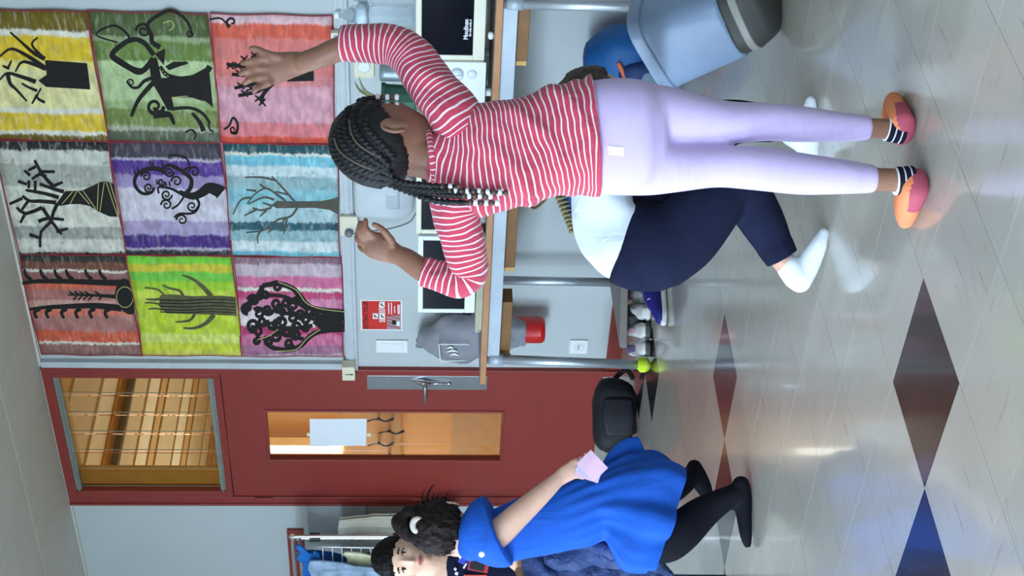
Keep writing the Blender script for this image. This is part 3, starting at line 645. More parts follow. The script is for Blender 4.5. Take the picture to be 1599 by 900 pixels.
MB().tube([((-5.215, -.085, 1.39), .004), ((-5.19, -.09, 1.32), .004), ((-5.195, -.06, 1.2), .004), ((-5.14, -.07, 1.09), .004), ((-5.05, -.1, 1.05), .004), ((-4.88, -.25, .98), .004)], n=8).build('cable', mat('plug_grey', (0, 0, 0)), pg, smooth=True)
s1 = plate('wall_socket', -4.30, -4.17, 1.255, 1.352, .02, cream_plastic, 'cream wall socket above the green plant pot', 'socket')
MB().lathe((-4.235, -.02, 1.303), [(.032, 0), (.032, .002), (.022, .003)], (0, -1, 0)).build('socket_ring', white_plastic, s1, smooth=True)
s3 = plate('wall_socket', -4.13, -4.02, 1.365, 1.45, .03, cream_plastic, 'cream trunking socket with a blue label, topmost under the red painting', 'socket', y=-.0365)
bx((-4.06, -.0675, 1.385), (-4.03, -.0665, 1.435)).build('blue_label', mat('label_blue', (120, 160, 190), .5), s3)
sg = empty('fire_sign', (-5.85, -.001, 1.128), 'red and white fire extinguisher instruction sign on the grey wall', 'sign')
red_sign = mat('sign_red', (205, 40, 34), .4, var=.03)
bx((-5.962, -.004, 1.128), (-5.738, 0, 1.352)).build('backing', white_plastic, sg)
bx((-5.954, -.005, 1.136), (-5.746, -.004, 1.344)).build('red_field', red_sign, sg)
text_mesh('EXTINCTEUR', .034, wallM(-5.85, -.0055, 1.322), 'heading', mat('sign_black', (40, 14, 14), .6), sg, bold=.0004)
for i, (z, w) in enumerate(((1.25, .13), (1.243, .13), (1.236, .12), (1.229, .13), (1.222, .1))): bx((-5.90, -.0056, z - .002), (-5.90 + w, -.005, z + .0015)).build('text_line', white_plastic, sg)
for i, (x, z) in enumerate(((-5.855, 1.272), (-5.855, 1.235), (-5.77, 1.235))):
    MB().box((x - .02, -.0062, z - .014), (x + .02, -.005, z + .014)).build('pictogram', white_plastic, sg)
    MB().tube([((x - .01, -.0066, z - .008), .003, .0004), ((x, -.0066, z + .004), .004, .0004), ((x + .012, -.0066, z + .002), .002, .0004)], n=8, bref=(0, 1, 0)).build('pictogram_mark', black_paper, sg)
bx((-5.952, -.0058, 1.137), (-5.85, -.005, 1.21)).build('grey_panel', mat('sign_grey', (150, 150, 156), .5), sg)
for i in range(4):
    x = -5.948 + i * .024; MB().prism([Vector((x, -.0062, 1.138)), Vector((x + .007, -.0062, 1.138)), Vector((x + .03, -.0062, 1.209)), Vector((x + .023, -.0062, 1.209))], (0, -.0004, 0)).build('red_stripe', red_sign, sg)
MB().box((-5.915, -.0072, 1.162), (-5.885, -.0066, 1.182)).build('extinguisher_mark', black_paper, sg)
MB().box((-5.925, -.0072, 1.141), (-5.89, -.0066, 1.158)).build('number_plate', white_plastic, sg)
for i, (x, z, w) in enumerate(((-5.84, 1.2, .085), (-5.84, 1.185, .085), (-5.83, 1.168, .05), (-5.84, 1.15, .07), (-5.84, 1.143, .07))): bx((x, -.0056, z - .0025), (x + w, -.005, z + .0025)).build('text_line', white_plastic, sg)
# towel dispenser
dp = empty('towel_dispenser', (-4.95, 0, 1.1), 'pale grey rounded towel dispenser on the wall behind the braids', 'dispenser')
MB().tube([((-4.94, -.07, 1.345), .13, .07), ((-4.94, -.075, 1.25), .133, .075), ((-4.94, -.075, 1.16), .133, .075), ((-4.94, -.065, 1.10), .12, .065)], n=36, sub=4, bref=(0, 1, 0), rnd=(.3, .6), ex=5).build('shell', mat('dispenser_grey', (196, 202, 206), .4), dp, smooth=True)
MB().tube([((-4.94, -.13, 1.20), .055, .024), ((-4.94, -.13, 1.14), .055, .024)], n=24, bref=(0, 1, 0), rnd=(.2, .2), ex=6).build('window_slot', mat('dispenser_slot', (178, 184, 188), .3), dp, smooth=True)
# fire extinguisher under its grey cover
fe = empty('fire_extinguisher', (-5.82, -.13, .36), 'red fire extinguisher hanging under a grey fabric hood', 'extinguisher')
exr = mat('extinguisher_red', (196, 24, 26), .3, coat=.3)
MB().lathe((-5.82, -.14, .365), [(.01, 0), (.058, 0), (.07, .012), (.072, .03), (.072, .45), (.05, .5), (.025, .53)], n=32).build('cylinder', exr, fe, smooth=True)
MB().box((-5.85, -.06, .7), (-5.79, 0, .8)).build('wall_bracket', dark_gap, fe)
cv = mat('hood_grey', (138, 138, 146), .8, var=.06, sheen=.2)
def hoodd(l, th, q): return .03 * N3(q, 9, 1) + .012 * N3(q, 22, 2)
MB().tube([((-5.83, -.145, .475), .082, .078), ((-5.83, -.15, .56), .085, .085), ((-5.84, -.15, .66), .12, .095), ((-5.87, -.15, .78), .15, .1), ((-5.905, -.14, .88), .14, .09), ((-5.925, -.13, .95), .105, .07), ((-5.945, -.1, 1.0), .06, .04), ((-5.962, -.09, 1.035), .016, .012)], n=40, sub=6, bref=(0, 1, 0), rnd=(.15, 1), disp=hoodd).build('fabric_hood', cv, fe, smooth=True)
MB().tube([((-5.955, -.1, 1.02), .006), ((-5.985, -.1, 1.05), .006), ((-5.995, -.1, 1.02), .006), ((-5.965, -.11, .985), .006)], n=8).build('hanging_loop', cv, fe, smooth=True)
MB().tube([((-5.96, -.18, .66), .03, .03), ((-6.0, -.17, .61), .03, .03), ((-5.99, -.165, .56), .022, .022)], n=16).build('hood_corner', cv, fe, smooth=True)
lg_ = MB()
def hp(dx, dz): return Vector((-5.885 + dx, -.252, .87 + dz))
for a in ([(.06, .06), (.06, -.1)], [(.06, .06), (-.07, .05)], [(-.07, .05), (-.055, -.08)]):
    lg_.tube([(hp(*a[0]), .003, .002), (hp(*a[1]), .003, .002)], n=6, bref=(0, 1, 0))
for dx, dz, h in ((-.02, -.02, .045), (.005, -.01, .06), (.03, 0, .03)):
    lg_.tube([(hp(dx, dz - h / 2), .004, .0015), (hp(dx + .008, dz), .008, .0015), (hp(dx - .002, dz + h / 2), .001, .0015)], n=8, bref=(0, 1, 0))
lg_.build('flame_emblem', white_plastic, fe, smooth=True)

WALL = False
# ================================================================== table
tb = empty('work_table', (-4.0, -1.0, 0), 'long narrow table with wood top and steel tube legs along the wall', 'table')
TX0, TX1, TY0, TY1, TZ = -5.045, -2.9, -1.31, -.63, .758
bx((TX0, TY0, TZ - .026), (TX1, TY1, TZ)).build('table_top', mat('table_wood', (176, 124, 82), .45, var=.12, scale=18), tb, bev=.002)
bx((TX0 + .004, TY0 + .004, TZ), (TX1 - .004, TY1 - .004, TZ + .001)).build('laminate', mat('table_laminate', (120, 112, 104), .4), tb)
ap = mat('apron_grey', (176, 186, 196), .45, .2, var=.06)
bx((-4.92, -1.285, TZ - .082), (-3.0, -1.255, TZ - .027)).build('apron', ap, tb, bev=.002)
bx((-4.98, -.70, TZ - .082), (-3.0, -.67, TZ - .027)).build('apron', ap, tb, bev=.002)
bx((-4.945, -1.255, TZ - .082), (-4.915, -.70, TZ - .027)).build('apron', ap, tb, bev=.002)
legm = mat('leg_steel', (184, 190, 198), .42, .7, var=.05)
tb_y = mat('tennis_ball', (206, 232, 36), .9, var=.12, scale=80, bump=.3, bscale=300)
for x, y, lean in ((-4.945, -1.3, -.02), (-3.1, -1.3, .0), (-5.02, -.67, 0), (-3.1, -.67, 0)):
    MB().cyl((x + .012, y + .01, .045), (x + .012 - lean, y + .02, TZ - .028), .021, n=20).build('leg', legm, tb, smooth=True)
    MB().cyl((x + .012 - lean * .9, y + .02, TZ - .10), (x + .012 - lean, y + .02, TZ - .04), .026, n=20).build('leg_collar', ap, tb, smooth=True)
    b = MB().ball((x + .012, y + .01, .035), .035, 14, disp=lambda q, d: q * (1 if d.z < .55 else .93)).build('tennis_ball_foot', tb_y, tb, smooth=True)
    MB().tube([(Vector((x + .012, y + .01, .035)) + Vector((cos(a) * .0335, sin(a) * .0335, .012 * sin(2 * a))), .0014) for a in [i * pi / 8 for i in range(17)]], n=5, sub=2).build('ball_seam', white_plastic, b)
rail = mat('runner_wood', (124, 84, 40), .5, var=.15); blockm = mat('runner_block', (206, 160, 92), .6, var=.1)
for xa, xb in ((-4.9, -4.6), (-4.40, -4.05), (-3.36, -3.02)):
    r_ = bx((xa, -1.25, TZ - .13), (xb, -1.16, TZ - .083)).build('drawer_runner', rail, tb, bev=.002)
    MB().box((xa - .02, -1.25, TZ - .126), (xa - .0005, -1.17, TZ - .086)).box((xa - .03, -1.23, TZ - .112), (xa - .0195, -1.21, TZ - .1)).build('runner_end', blockm, r_)

# ================================================================== things on the table
glassd = mat('oven_glass', (12, 14, 24), .12, spec=.35, var=.1)
def microwave(label, x0, x1, yf, z0, z1, dep, mb_, frac, feet=True):
    e = empty('microwave_oven', ((x0 + x1) / 2, yf + dep / 2, TZ + .001), label, 'microwave', 'microwaves on the table')
    bx((x0, yf + .02, z0), (x1, yf + dep, z1)).build('body', mb_, e, bev=.006)
    xd = x0 + (x1 - x0) * frac                      # control panel is at x0 .. xd
    if frac > 0: bx((x0, yf, z0), (xd - .002, yf + .02, z1)).build('control_panel', mb_, e, bev=.004)
    d = MB(); b = .045; b2 = .022; a0 = xd + .001
    d.box((a0, yf, z0), (x1, yf + .02, z0 + b)).box((a0, yf, z1 - b2), (x1, yf + .02, z1)).box((a0, yf, z0 + b), (a0 + b2, yf + .02, z1 - b2)).box((x1 - b2, yf, z0 + b), (x1, yf + .02, z1 - b2))
    d.build('door_frame', mb_, e, bev=.003)
    bx((a0 + b2, yf + .004, z0 + b), (x1 - b2, yf + .018, z1 - b2)).build('door_window', glassd, e)
    for x in ((x0 + .04, x1 - .04) if feet else ()):
        for y in (yf + .05, yf + dep - .05): MB().cyl((x, y, TZ + .001), (x, y, z0), .016, n=12).build('foot', white_plastic, e)
    return e
mw_w = mat('oven_white', (226, 230, 236), .35, var=.02); mw_c = mat('oven_cream', (222, 218, 198), .4, var=.02)
m1 = microwave('white microwave with plain black door at the left end of the table', -4.695, -4.26, -1.22, .79, 1.037, .36, mw_w, 0, feet=False)
# loose papers under the white one
pp = empty('paper_stack', (-4.5, -1.1, TZ + .001), 'loose stack of yellowed papers under the white microwave', 'papers')
for i in range(7):
    M_ = Matrix.Translation((-4.5 + .012 * sin(i * 2), -1.1, TZ + .0015 + i * .004)) @ Matrix.Rotation(.03 * sin(i * 3), 4, 'Z')
    MB().box((-.255, -.17, 0), (.245, .16, .003), M_).build('paper_sheet', mat('old_paper_%d' % (i % 2), ((196, 190, 160), (214, 210, 186))[i % 2], .85, var=.1), pp)
m2 = microwave('cream microwave with black door half hidden behind the striped sleeve', -4.255, -3.66, -1.21, .785, 1.046, .36, mw_c, 0)
m3 = microwave('cream microwave with white control knobs and brand lettering, nearest the table\'s right end', -3.60, -2.95, -1.22, .79, 1.05, .38, mw_c, .335)
wp_ = mw_w
bx((-3.598, -1.226, .782), (-3.386, -1.2205, 1.048)).build('panel_front', wp_, m3, bev=.002)
kn = MB().lathe((-3.44, -1.226, .893), [(.026, 0), (.025, .012), (.0, .014)], (0, -1, 0)).build('knob', wp_, m3, smooth=True)
bx((-3.443, -1.244, .872), (-3.437, -1.239, .914)).build('knob_grip', wp_, kn)
MB().lathe((-3.44, -1.226, .835), [(.02, 0), (.019, .004), (.0, .005)], (0, -1, 0)).build('button', wp_, m3, smooth=True)
lt = mat('print_white', (225, 225, 230), .5, var=0)
text_mesh('Moulinex', .024, wallM(-3.245, -1.2165, .862), 'brand_lettering', lt, m3, bold=.0006)
for i in range(9): bx((-3.275 + i * .0085, -1.2168, .8425), (-3.275 + i * .0085 + (.006, .004, .005)[i % 3], -1.2160, .8425 + (.008, .006, .007)[i % 3])).build('small_print', lt, m3)
# dark spacer and white power cable under the ovens
cp = MB().tube([((-3.26, -1.24, TZ + .012), .011), ((-3.25, -1.24, TZ + .012), .011)], n=12).build('bottle_cap', white_plastic, smooth=True, origin=(-3.26, -1.24, TZ), label='small white cap on the table under the brand-lettered microwave', cat='cap')
# sanitiser bottle
sb = empty('gel_bottle', (-4.24, -1.26, TZ), 'clear gel bottle with a blue label between two microwaves', 'bottle')
clearp = mat('clear_plastic', (238, 244, 248), .05, trans=.95, var=0, ior=1.2)
sbx, sby = -4.235, -1.262
MB().lathe((sbx, sby, TZ + .001), [(.0, 0), (.03, 0), (.032, .01), (.032, .11), (.02, .135), (.014, .14), (.014, .155)], n=24).build('bottle_body', mat('gel_plastic', (205, 215, 222), .15, var=.05), sb, smooth=True)
MB().lathe((sbx, sby, TZ + .09), [(.0325, 0), (.0325, .03)], n=24).build('blue_label', mat('label_blue2', (40, 80, 170), .5), sb, smooth=True)
MB().lathe((sbx, sby, TZ + .156), [(.012, 0), (.012, .02), (.018, .022), (.018, .03)], n=16).build('pump', mat('pump_pale', (210, 214, 218), .4), sb, smooth=True)
# water bottles standing on the right-hand microwave
blab = mat('bottle_label', (205, 224, 236), .5, var=.15, scale=50); cap_b = mat('cap_white', (225, 230, 235), .4)
for i, (x, y) in enumerate(((-3.345, -.96), (-3.24, -.98), (-3.29, -1.06))):
    e = empty('water_bottle', (x, y, 1.051), ('clear ribbed water bottle nearest the raised sleeve, standing on a microwave', 'clear ribbed water bottle at the far right on a microwave', 'clear water bottle standing in front of the other two on a microwave')[i], 'bottle', 'water bottles on the microwave')
    prof = [(.0, 0), (.036, 0), (.042, .008)] + [(.042 - .003 * (q % 2), .014 + q * .012) for q in range(15)] + [(.04, .2), (.03, .245), (.016, .275), (.0135, .282), (.0135, .295)]
    MB().lathe((x, y, 1.051), prof, n=28).build('bottle_body', clearp, e, smooth=True)
    MB().lathe((x, y, 1.051 + .188), [(.0415, 0), (.0415, .035)], n=28).build('label_band', blab, e, smooth=True)
    MB().lathe((x, y, 1.051 + .292), [(.0155, 0), (.0155, .018), (.0, .019)], n=18).build('cap', cap_b, e, smooth=True)
# plant pot
pe = empty('potted_plant', (-3.74, -.98, 1.046), 'green ribbed plant pot with thin spiky leaves on a microwave', 'plant')
MB().lathe((-3.74, -.99, 1.047), [(.0, 0), (.062, 0), (.066, .01), (.072, .125), (.078, .126), (.078, .142), (.07, .142), (.068, .12), (.0, .12)], n=14).build('pot', mat('pot_green', (52, 92, 78), .5, var=.08), pe)
leafm = mat('aloe_green', (122, 128, 84), .5, var=.15)
for i, (dx, dz, dy) in enumerate(((.09, .11, .02), (-.005, .10, -.02), (-.05, .09, 0), (.04, .13, .04), (-.09, .05, .03), (.03, .06, -.05))):
    b0 = Vector((-3.74, -.99, 1.17))
    MB().tube([(b0, .009, .004), (b0 + Vector((dx * .35, dy, dz * .75)), .007, .003), (b0 + Vector((dx, dy * 2, dz)), .001, .001)], n=8, bref=(0, 1, 0)).build('leaf', leafm, pe, smooth=True)
tin = MB().tube([((-3.635, -.94, 1.06), .035, .035), ((-3.635, -.94, 1.195), .035, .035)], n=24, rnd=(.1, .1), bref=(0, 1, 0)).build('storage_tin', mat('tin_grey', (146, 158, 164), .35, .3), smooth=True, origin=(-3.635, -.94, 1.047), label='grey round tin beside the green plant pot', cat='tin')

# ================================================================== on the floor under the table
bn = empty('grey_board', (-4.8, -.8, 0), 'grey board lying on low blocks under the table behind the shoes', 'board')
A_, B_ = Vector((-4.885, -1.235, 0)), Vector((-4.965, -.535, 0)); dr = Vector((.78, .62, 0)).normalized()
E1 = A_ + dr * .45; E2 = Vector((-4.76, -.535, 0))
MB().prism([v + Vector((0, 0, .105)) for v in (A_, E1, E2, B_)], (0, 0, .035)).build('board_top', mat('platform_grey', (134, 130, 124), .5, var=.08), bn, bev=.006)
for q in (.2, .75):
    c = A_ + (E1 - A_) * q + Vector((-.04, .1, 0)); bx((c.x - .05, c.y - .04, 0), (c.x + .05, c.y + .04, .105)).build('block', dark_gap, bn, bev=.004)

def sneaker(label, P, ang, L, cu, cs, pitch=0, roll=0, group=None, acc=None):
    e = empty('sneaker', P, label, 'shoe', group); e.rotation_euler = (roll, pitch, ang)
    def b(mb, n, m): return mb.build(n, m, e, smooth=True, local=True)
    w = L * .19
    b(MB().tube([(Vector((-L * .45, 0, .012)), w * .8, .012), (Vector((-L * .2, 0, .012)), w * .85, .012), (Vector((L * .1, 0, .012)), w * .95, .012), (Vector((L * .32, 0, .013)), w, .013), (Vector((L * .46, 0, .016)), w * .6, .012)], n=20, bref=(0, 0, 1), rnd=(.6, .6), ex=3.5), 'sole', cs)
    up = b(MB().tube([(Vector((-L * .46, 0, .045)), w * .5, .025), (Vector((-L * .38, 0, .052)), w * .78, .036), (Vector((-L * .15, 0, .053)), w * .8, .036), (Vector((L * .06, 0, .046)), w * .84, .028), (Vector((L * .28, 0, .036)), w * .9, .020), (Vector((L * .42, 0, .03)), w * .62, .013)], n=24, bref=(0, 0, 1), rnd=(.5, .6), ex=2.4), 'upper', cu)
    b(MB().tube([(Vector((-L * .36, 0, .082)), w * .62, .008), (Vector((-L * .18, 0, .088)), w * .6, .008), (Vector((-L * .06, 0, .082)), w * .48, .008)], n=18, bref=(0, 0, 1)), 'collar', acc or cu)
    b(MB().tube([(Vector((-L * .1, 0, .088)), w * .36, .006), (Vector((L * .08, 0, .074)), w * .4, .006), (Vector((L * .2, 0, .058)), w * .32, .005)], n=14, bref=(0, 0, 1)), 'tongue', acc or cu)
    for i in range(3):
        x = L * (-.02 + .08 * i); b(MB().tube([(Vector((x, -w * .6, .07 - .008 * i)), .004), (Vector((x, 0, .084 - .011 * i)), .004), (Vector((x, w * .6, .07 - .008 * i)), .004)], n=8), 'lace', cs)
    b(MB().tube([(Vector((-L * .5, 0, .04)), w * .3, .01), (Vector((-L * .49, 0, .075)), w * .25, .008)], n=12, bref=(1, 0, 0)), 'heel_tab', acc or cs)
    return e
shw = mat('shoe_white', (226, 224, 222), .55, var=.04); shp = mat('shoe_pink', (206, 160, 172), .55); shb = mat('shoe_blue', (34, 36, 128), .6, var=.1); soleg = mat('sole_dark', (84, 80, 78), .7)
acv = mat('shoe_lilac', (128, 110, 158), .5)
toCam = math.atan2(CAM.y + 1.1, CAM.x + 4.9)
sneaker('white and pink child sneaker nearest the tennis-ball table foot', fl(1013, 545), toCam + .05, .205, shw, soleg, acc=acv, group='shoes by the grey board').children[2]
sneaker('white and pink child sneaker between its twin and the plain white shoe', fl(1013, 516), toCam - .02, .205, shw, soleg, acc=shp, group='shoes by the grey board')
sneaker('plain white sneaker right of the pink-trimmed pair', fl(1013, 486), toCam - .1, .205, shw, shw, group='shoes by the grey board')
sneaker('white sneaker behind the blue one, half hidden', fl(1009, 461), toCam - .2, .205, shw, shw, acc=shp, group='shoes by the grey board')
bd0 = -RH * .9 - FH * .42
bs = sneaker('dark blue sneaker with white sole in front of the white shoes', fl(1040, 472), math.atan2(bd0.y, bd0.x), .21, shb, shw, group='shoes by the grey board')

# black bag in front of the door
bg_ = empty('black_bag', (-5.45, -1.0, 0), 'soft black bag slumped on the floor in front of the door', 'bag')
blk = mat('bag_black', (22, 22, 28), .7, var=.15, bump=.15, bscale=200)
dB = (fl(1003, 700) - fl(1003, 596)); dB = dB.normalized(); Pm = (fl(998, 600) + fl(998, 702)) / 2 + FH * .10
half = (fl(998, 702) - fl(998, 600)).length / 2 - .02
body = MB().tube([(Pm - dB * half + ZZ * .10, .085, .085), (Pm - dB * half * .7 + ZZ * .105, .1, .1), (Pm + ZZ * .106, .103, .1), (Pm + dB * half * .75 + ZZ * .102, .098, .1), (Pm + dB * half + ZZ * .09, .075, .085)], n=32, sub=6, rnd=(.5, .5), ex=3.2, bref=FH, disp=lambda l, th, q: .012 * N3(q, 11, 5))
body.build('bag_body', blk, bg_, smooth=True)
fp = MB().tube([(Pm - dB * half * .55 + ZZ * .10 - FH * .085, .07, .03), (Pm + ZZ * .10 - FH * .09, .075, .035), (Pm + dB * half * .6 + ZZ * .095 - FH * .085, .065, .03)], n=24, rnd=(.5, .5), ex=4, bref=FH).build('front_pocket', mat('bag_pocket', (28, 27, 36), .7, var=.1), bg_, smooth=True)
MB().tube([(Pm - dB * half * .6 + ZZ * .15 - FH * .115, .003), (Pm + ZZ * .158 - FH * .125, .003), (Pm + dB * half * .62 + ZZ * .145 - FH * .113, .003)], n=6).build('zip', mat('zip_grey', (70, 70, 76), .4, .5), fp, smooth=True)
for s in (-1, 1):
    c = Pm + dB * (half * s * .93)
    MB().tube([(c + ZZ * .12, .012, .005), (c + dB * s * .05 + ZZ * .10, .012, .005), (c + dB * s * .09 + ZZ * .05 - FH * .02, .012, .005), (c + dB * s * .05 + ZZ * .02 - FH * .04, .012, .005)], n=8).build('strap', blk, bg_, smooth=True)

# blue backpack below the table
bpk = empty('backpack', (-3.73, -.72, 0), 'blue backpack with orange zip under the right end of the table', 'backpack')
blu = mat('pack_blue', (22, 92, 158), .55, var=.15, scale=14, bump=.1, bscale=90); bln = mat('pack_navy', (24, 56, 110), .6, var=.1); ora = mat('pack_orange', (214, 104, 66), .5)
c = Vector((-3.74, -.70, 0))
MB().tube([(c + ZZ * .06, .15, .10), (c + ZZ * .15 + Vector((.01, 0, 0)), .17, .12), (c + ZZ * .25, .155, .11), (c + ZZ * .31 + Vector((-.01, 0, 0)), .11, .08)], n=36, sub=6, rnd=(.5, .5), ex=2.8, bref=(0, 1, 0), disp=lambda l, th, q: .014 * N3(q, 9, 8)).build('pack_body', blu, bpk, smooth=True)
MB().tube([(c + Vector((-.02, -.12, .05)), .12, .035), (c + Vector((-.02, -.13, .14)), .115, .04), (c + Vector((-.03, -.11, .18)), .09, .025)], n=28, sub=5, rnd=(.5, .5), ex=3, bref=(0, 1, 0)).build('front_pocket', bln, bpk, smooth=True)
MB().tube([(c + Vector((.09, -.125, .22)), .010, .005), (c + Vector((.02, -.155, .18)), .011, .005), (c + Vector((-.06, -.165, .15)), .009, .005), (c + Vector((-.13, -.145, .14)), .006, .005)], n=10, bref=(0, 1, 0)).build('orange_zip', ora, bpk, smooth=True)
MB().tube([(c + Vector((.16, -.05, .06)), .02, .008), (c + Vector((.25, -.08, .10)), .02, .008), (c + Vector((.4, -.06, .09)), .02, .008)], n=8, bref=(0, 1, 0)).build('shoulder_strap', mat('strap_blue', (40, 110, 190), .6), bpk, smooth=True)
MB().tube([(c + Vector((.06, -.16, .12)), .04, .004), (c + Vector((-.02, -.18, .09)), .05, .004), (c + Vector((-.1, -.17, .07)), .02, .004)], n=12, bref=(0, 1, 0)).build('mesh_pocket', mat('mesh_grey', (122, 140, 160), .7), bpk, smooth=True)
# blue zipped pouch leaning on the wall, its brass teeth along the edge
pc = empty('zip_pouch', (-4.62, -.62, .0), 'blue pouch with toothed gold zip behind the crouching child', 'pouch')
c1, c2 = yp(868, 285, -.62), yp(896, 356, -.62); d_ = (c2 - c1)
side = Vector((.25, 0, -1)).normalized()
MB().tube([(c1 + side * .12, .12, .03), ((c1 + c2) / 2 + side * .12, .12, .04), (c2 + side * .12, .10, .03)], n=28, sub=5, rnd=(.3, .3), ex=3, bref=(0, 1, 0)).build('pouch_body', mat('pouch_blue', (24, 78, 138), .6, var=.15), pc, smooth=True)
for i in range(11):
    q = c1 + d_ * ((i + .4) / 11) + Vector((0, -.04, 0)); MB().tube([(q - side * .012, .010, .012), (q + side * .03, .002, .004)], n=8, bref=(0, 1, 0)).build('zip_tooth', mat('zip_gold', (178, 164, 116), .5, .2), pc, smooth=True)
MB().tube([(c1 - side * .01, .010, .014), ((c1 + c2) / 2 - side * .014, .010, .016), (c2 - side * .006, .010, .014)], n=10, bref=(0, 1, 0)).build('zip_band', mat('zip_gold', (0, 0, 0)), pc, smooth=True)
cd0 = [yp(x, y, -.62) for x, y in ((826, 308), (827, 319), (833, 325), (842, 321), (856, 308), (872, 296))]
MB().tube([(p_, .006) for p_ in cd0], n=8).build('cord_loop', mat('cord_brown', (128, 92, 50), .6, var=.2), pc, smooth=True)
MB().tube([((c1 + c2) / 2 + side * .2, .1, .03), (Vector(((c1 + c2).x / 2 + .06, -.6, .02)), .1, .04)], n=20, rnd=(.3, .3), ex=3, bref=(0, 1, 0)).build('pouch_base', mat('pouch_blue', (0, 0, 0)), pc, smooth=True)

# waste bin tipped on its edge
bi = empty('waste_bin', at(1200, 25, 4.45), 'grey-blue plastic waste bin tipped over on its edge by the child', 'bin')
B0, B1 = at(1148, 14, 4.48), at(1024, 56, 4.62)
ax = (B1 - B0).normalized(); rr = .135
bm_ = mat('bin_blue', (132, 152, 180), .35, var=.04); bd_ = mat('bin_dark', (62, 62, 58), .5)
H_ = (B1 - B0).length
MB().tube([(B0, .115, .115), (B0 + ax * H_ * .5, .126, .126), (B1, .138, .138)], n=40, sub=6, rnd=(0, 0), ex=4.5, bref=FH + RH * .8).build('bin_body', bm_, bi, smooth=True)
MB().tube([(B1 - ax * .03, .141, .141), (B1 - ax * .0, .145, .145), (B1 + ax * .006, .145, .145)], n=40, rnd=(0, 0), ex=4.5, bref=FH + RH * .8).build('rim', bm_, bi, smooth=True)
MB().tube([(B1 + ax * .0065, .134, .134), (B1 + ax * .0085, .134, .134)], n=40, rnd=(0, 0), ex=4.5, bref=FH + RH * .8).build('shaded_inside', mat('bin_inside_shade', (90, 98, 108), .6), bi, smooth=True)  # dark disc on the closed top, its colour standing in for the shaded inside
MB().tube([(B0 - ax * .095, .10, .10), (B0 - ax * .05, .116, .116), (B0 + ax * .002, .119, .119)], n=40, rnd=(.3, 0), ex=3.2, bref=FH + RH * .5).build('base', bd_, bi, smooth=True)
MB().tube([(B0 - ax * .052, .119, .119), (B0 - ax * .03, .12, .12)], n=40, rnd=(0, 0), ex=3.2, bref=FH + RH * .5).build('base_ring', mat('bin_ring', (150, 148, 142), .4), bi, smooth=True)

WALL = True
# ================================================================== drying rack in the left corner
dk = empty('drying_rack', (-7.7, -.35, 0), 'chrome clothes drying rack hung with towels in the corner', 'drying rack')
rm = mat('rack_steel', (206, 206, 204), .25, .8, var=.03); rw_ = mat('rack_wire', (222, 222, 220), .35, .3)
xr, zr, yr = -7.30, 1.765, -.35
MB().pipe([(xr, yr, -.086), (xr, yr, .8), (xr, yr, zr - .06), (xr - .015, yr, zr - .015), (xr - .06, yr, zr), (xr - .5, yr, zr), (xr - 1.0, yr, zr)], .011, sub=6).build('outer_frame', rm, dk, smooth=True)
MB().pipe([(xr - .04, yr + .02, -.086), (xr - .04, yr + .02, .8), (xr - .04, yr + .02, zr - .09), (xr - .06, yr + .02, zr - .05), (xr - .1, yr + .02, zr - .04), (xr - 1.0, yr + .02, zr - .04)], .010, sub=6).build('inner_frame', rm, dk, smooth=True)
MB().pipe([(xr - .96, yr, -.086), (xr - .96, yr, .9), (xr - .96, yr, zr)], .011).build('leg', rm, dk, smooth=True)
for z in (zr - .13, 1.15, .6): MB().cyl((xr - .02, yr + .01, z - .03), (xr - .02, yr + .01, z + .03), .026, n=14).build('clamp', mat('clamp_black', (24, 24, 26), .5), dk)
for z in (zr,): 
    MB().cyl((xr + .0, yr, zr), (xr + .012, yr, zr), .013, n=12).build('end_cap', cream_plastic, dk)
MB().pipe([(xr - .07, yr - .02, 1.62), (xr - .08, yr - .02, 1.2), (xr - .08, yr - .02, .5)], .005).build('wire_post', rw_, dk, smooth=True)
for i in range(12):
    z = 1.59 - i * .056
    MB().cyl((xr - .07, yr - .025, z), (xr - .96, yr - .025, z), .0032, n=8).build('wire', rw_, dk, smooth=True)
def cloth(name, label, pts, dep, m, group=None, fr=13, amp=.02):
    e_org = Vector(pts[0]); mb = MB(); n, k = 22, 14
    a, b, c, d = [Vector(p) for p in pts]        # corners: top right, top left, bottom left, bottom right
    vs = []
    for i in range(n + 1):
        for j in range(k + 1):
            s, t = i / n, j / k; p = (a * (1 - s) + b * s) * (1 - t) + (d * (1 - s) + c * s) * t
            vs.append(p + Vector((.01 * sin(7 * t + 3 * s), -amp * (.3 + t) * sin(fr * s + 2 * t) - .01 * N3(p, 14, 3), .012 * sin(9 * s))))
    N = len(vs); fs = [(i * (k + 1) + j, (i + 1) * (k + 1) + j, (i + 1) * (k + 1) + j + 1, i * (k + 1) + j + 1) for i in range(n) for j in range(k)]
    mb.add(vs + [v + Vector((0, dep, 0)) for v in vs], fs + [tuple(q + N for q in f[::-1]) for f in fs])
    return mb.build(name, m, smooth=True, origin=e_org, label=label, cat='cloth', group=group)
tw1 = mat('towel_cream', (222, 216, 196), .9, var=.08, scale=22, bump=.2); tw2 = mat('cloth_blue', (24, 108, 190), .8, var=.15); tw3 = mat('towel_print', (150, 172, 196), .9, var=.35, scale=16)
cloth('towel', 'cream printed towel hanging behind the drying rack frame', [(-7.36, -.18, 1.5), (-7.95, -.18, 1.5), (-7.95, -.18, .8), (-7.27, -.16, .8)], .02, tw1)
cloth('towel', 'blue-grey patterned towel on the drying rack wires', [(-7.42, -.44, 1.66), (-7.8, -.44, 1.68), (-7.8, -.44, 1.1), (-7.46, -.44, 1.14)], .008, tw3)
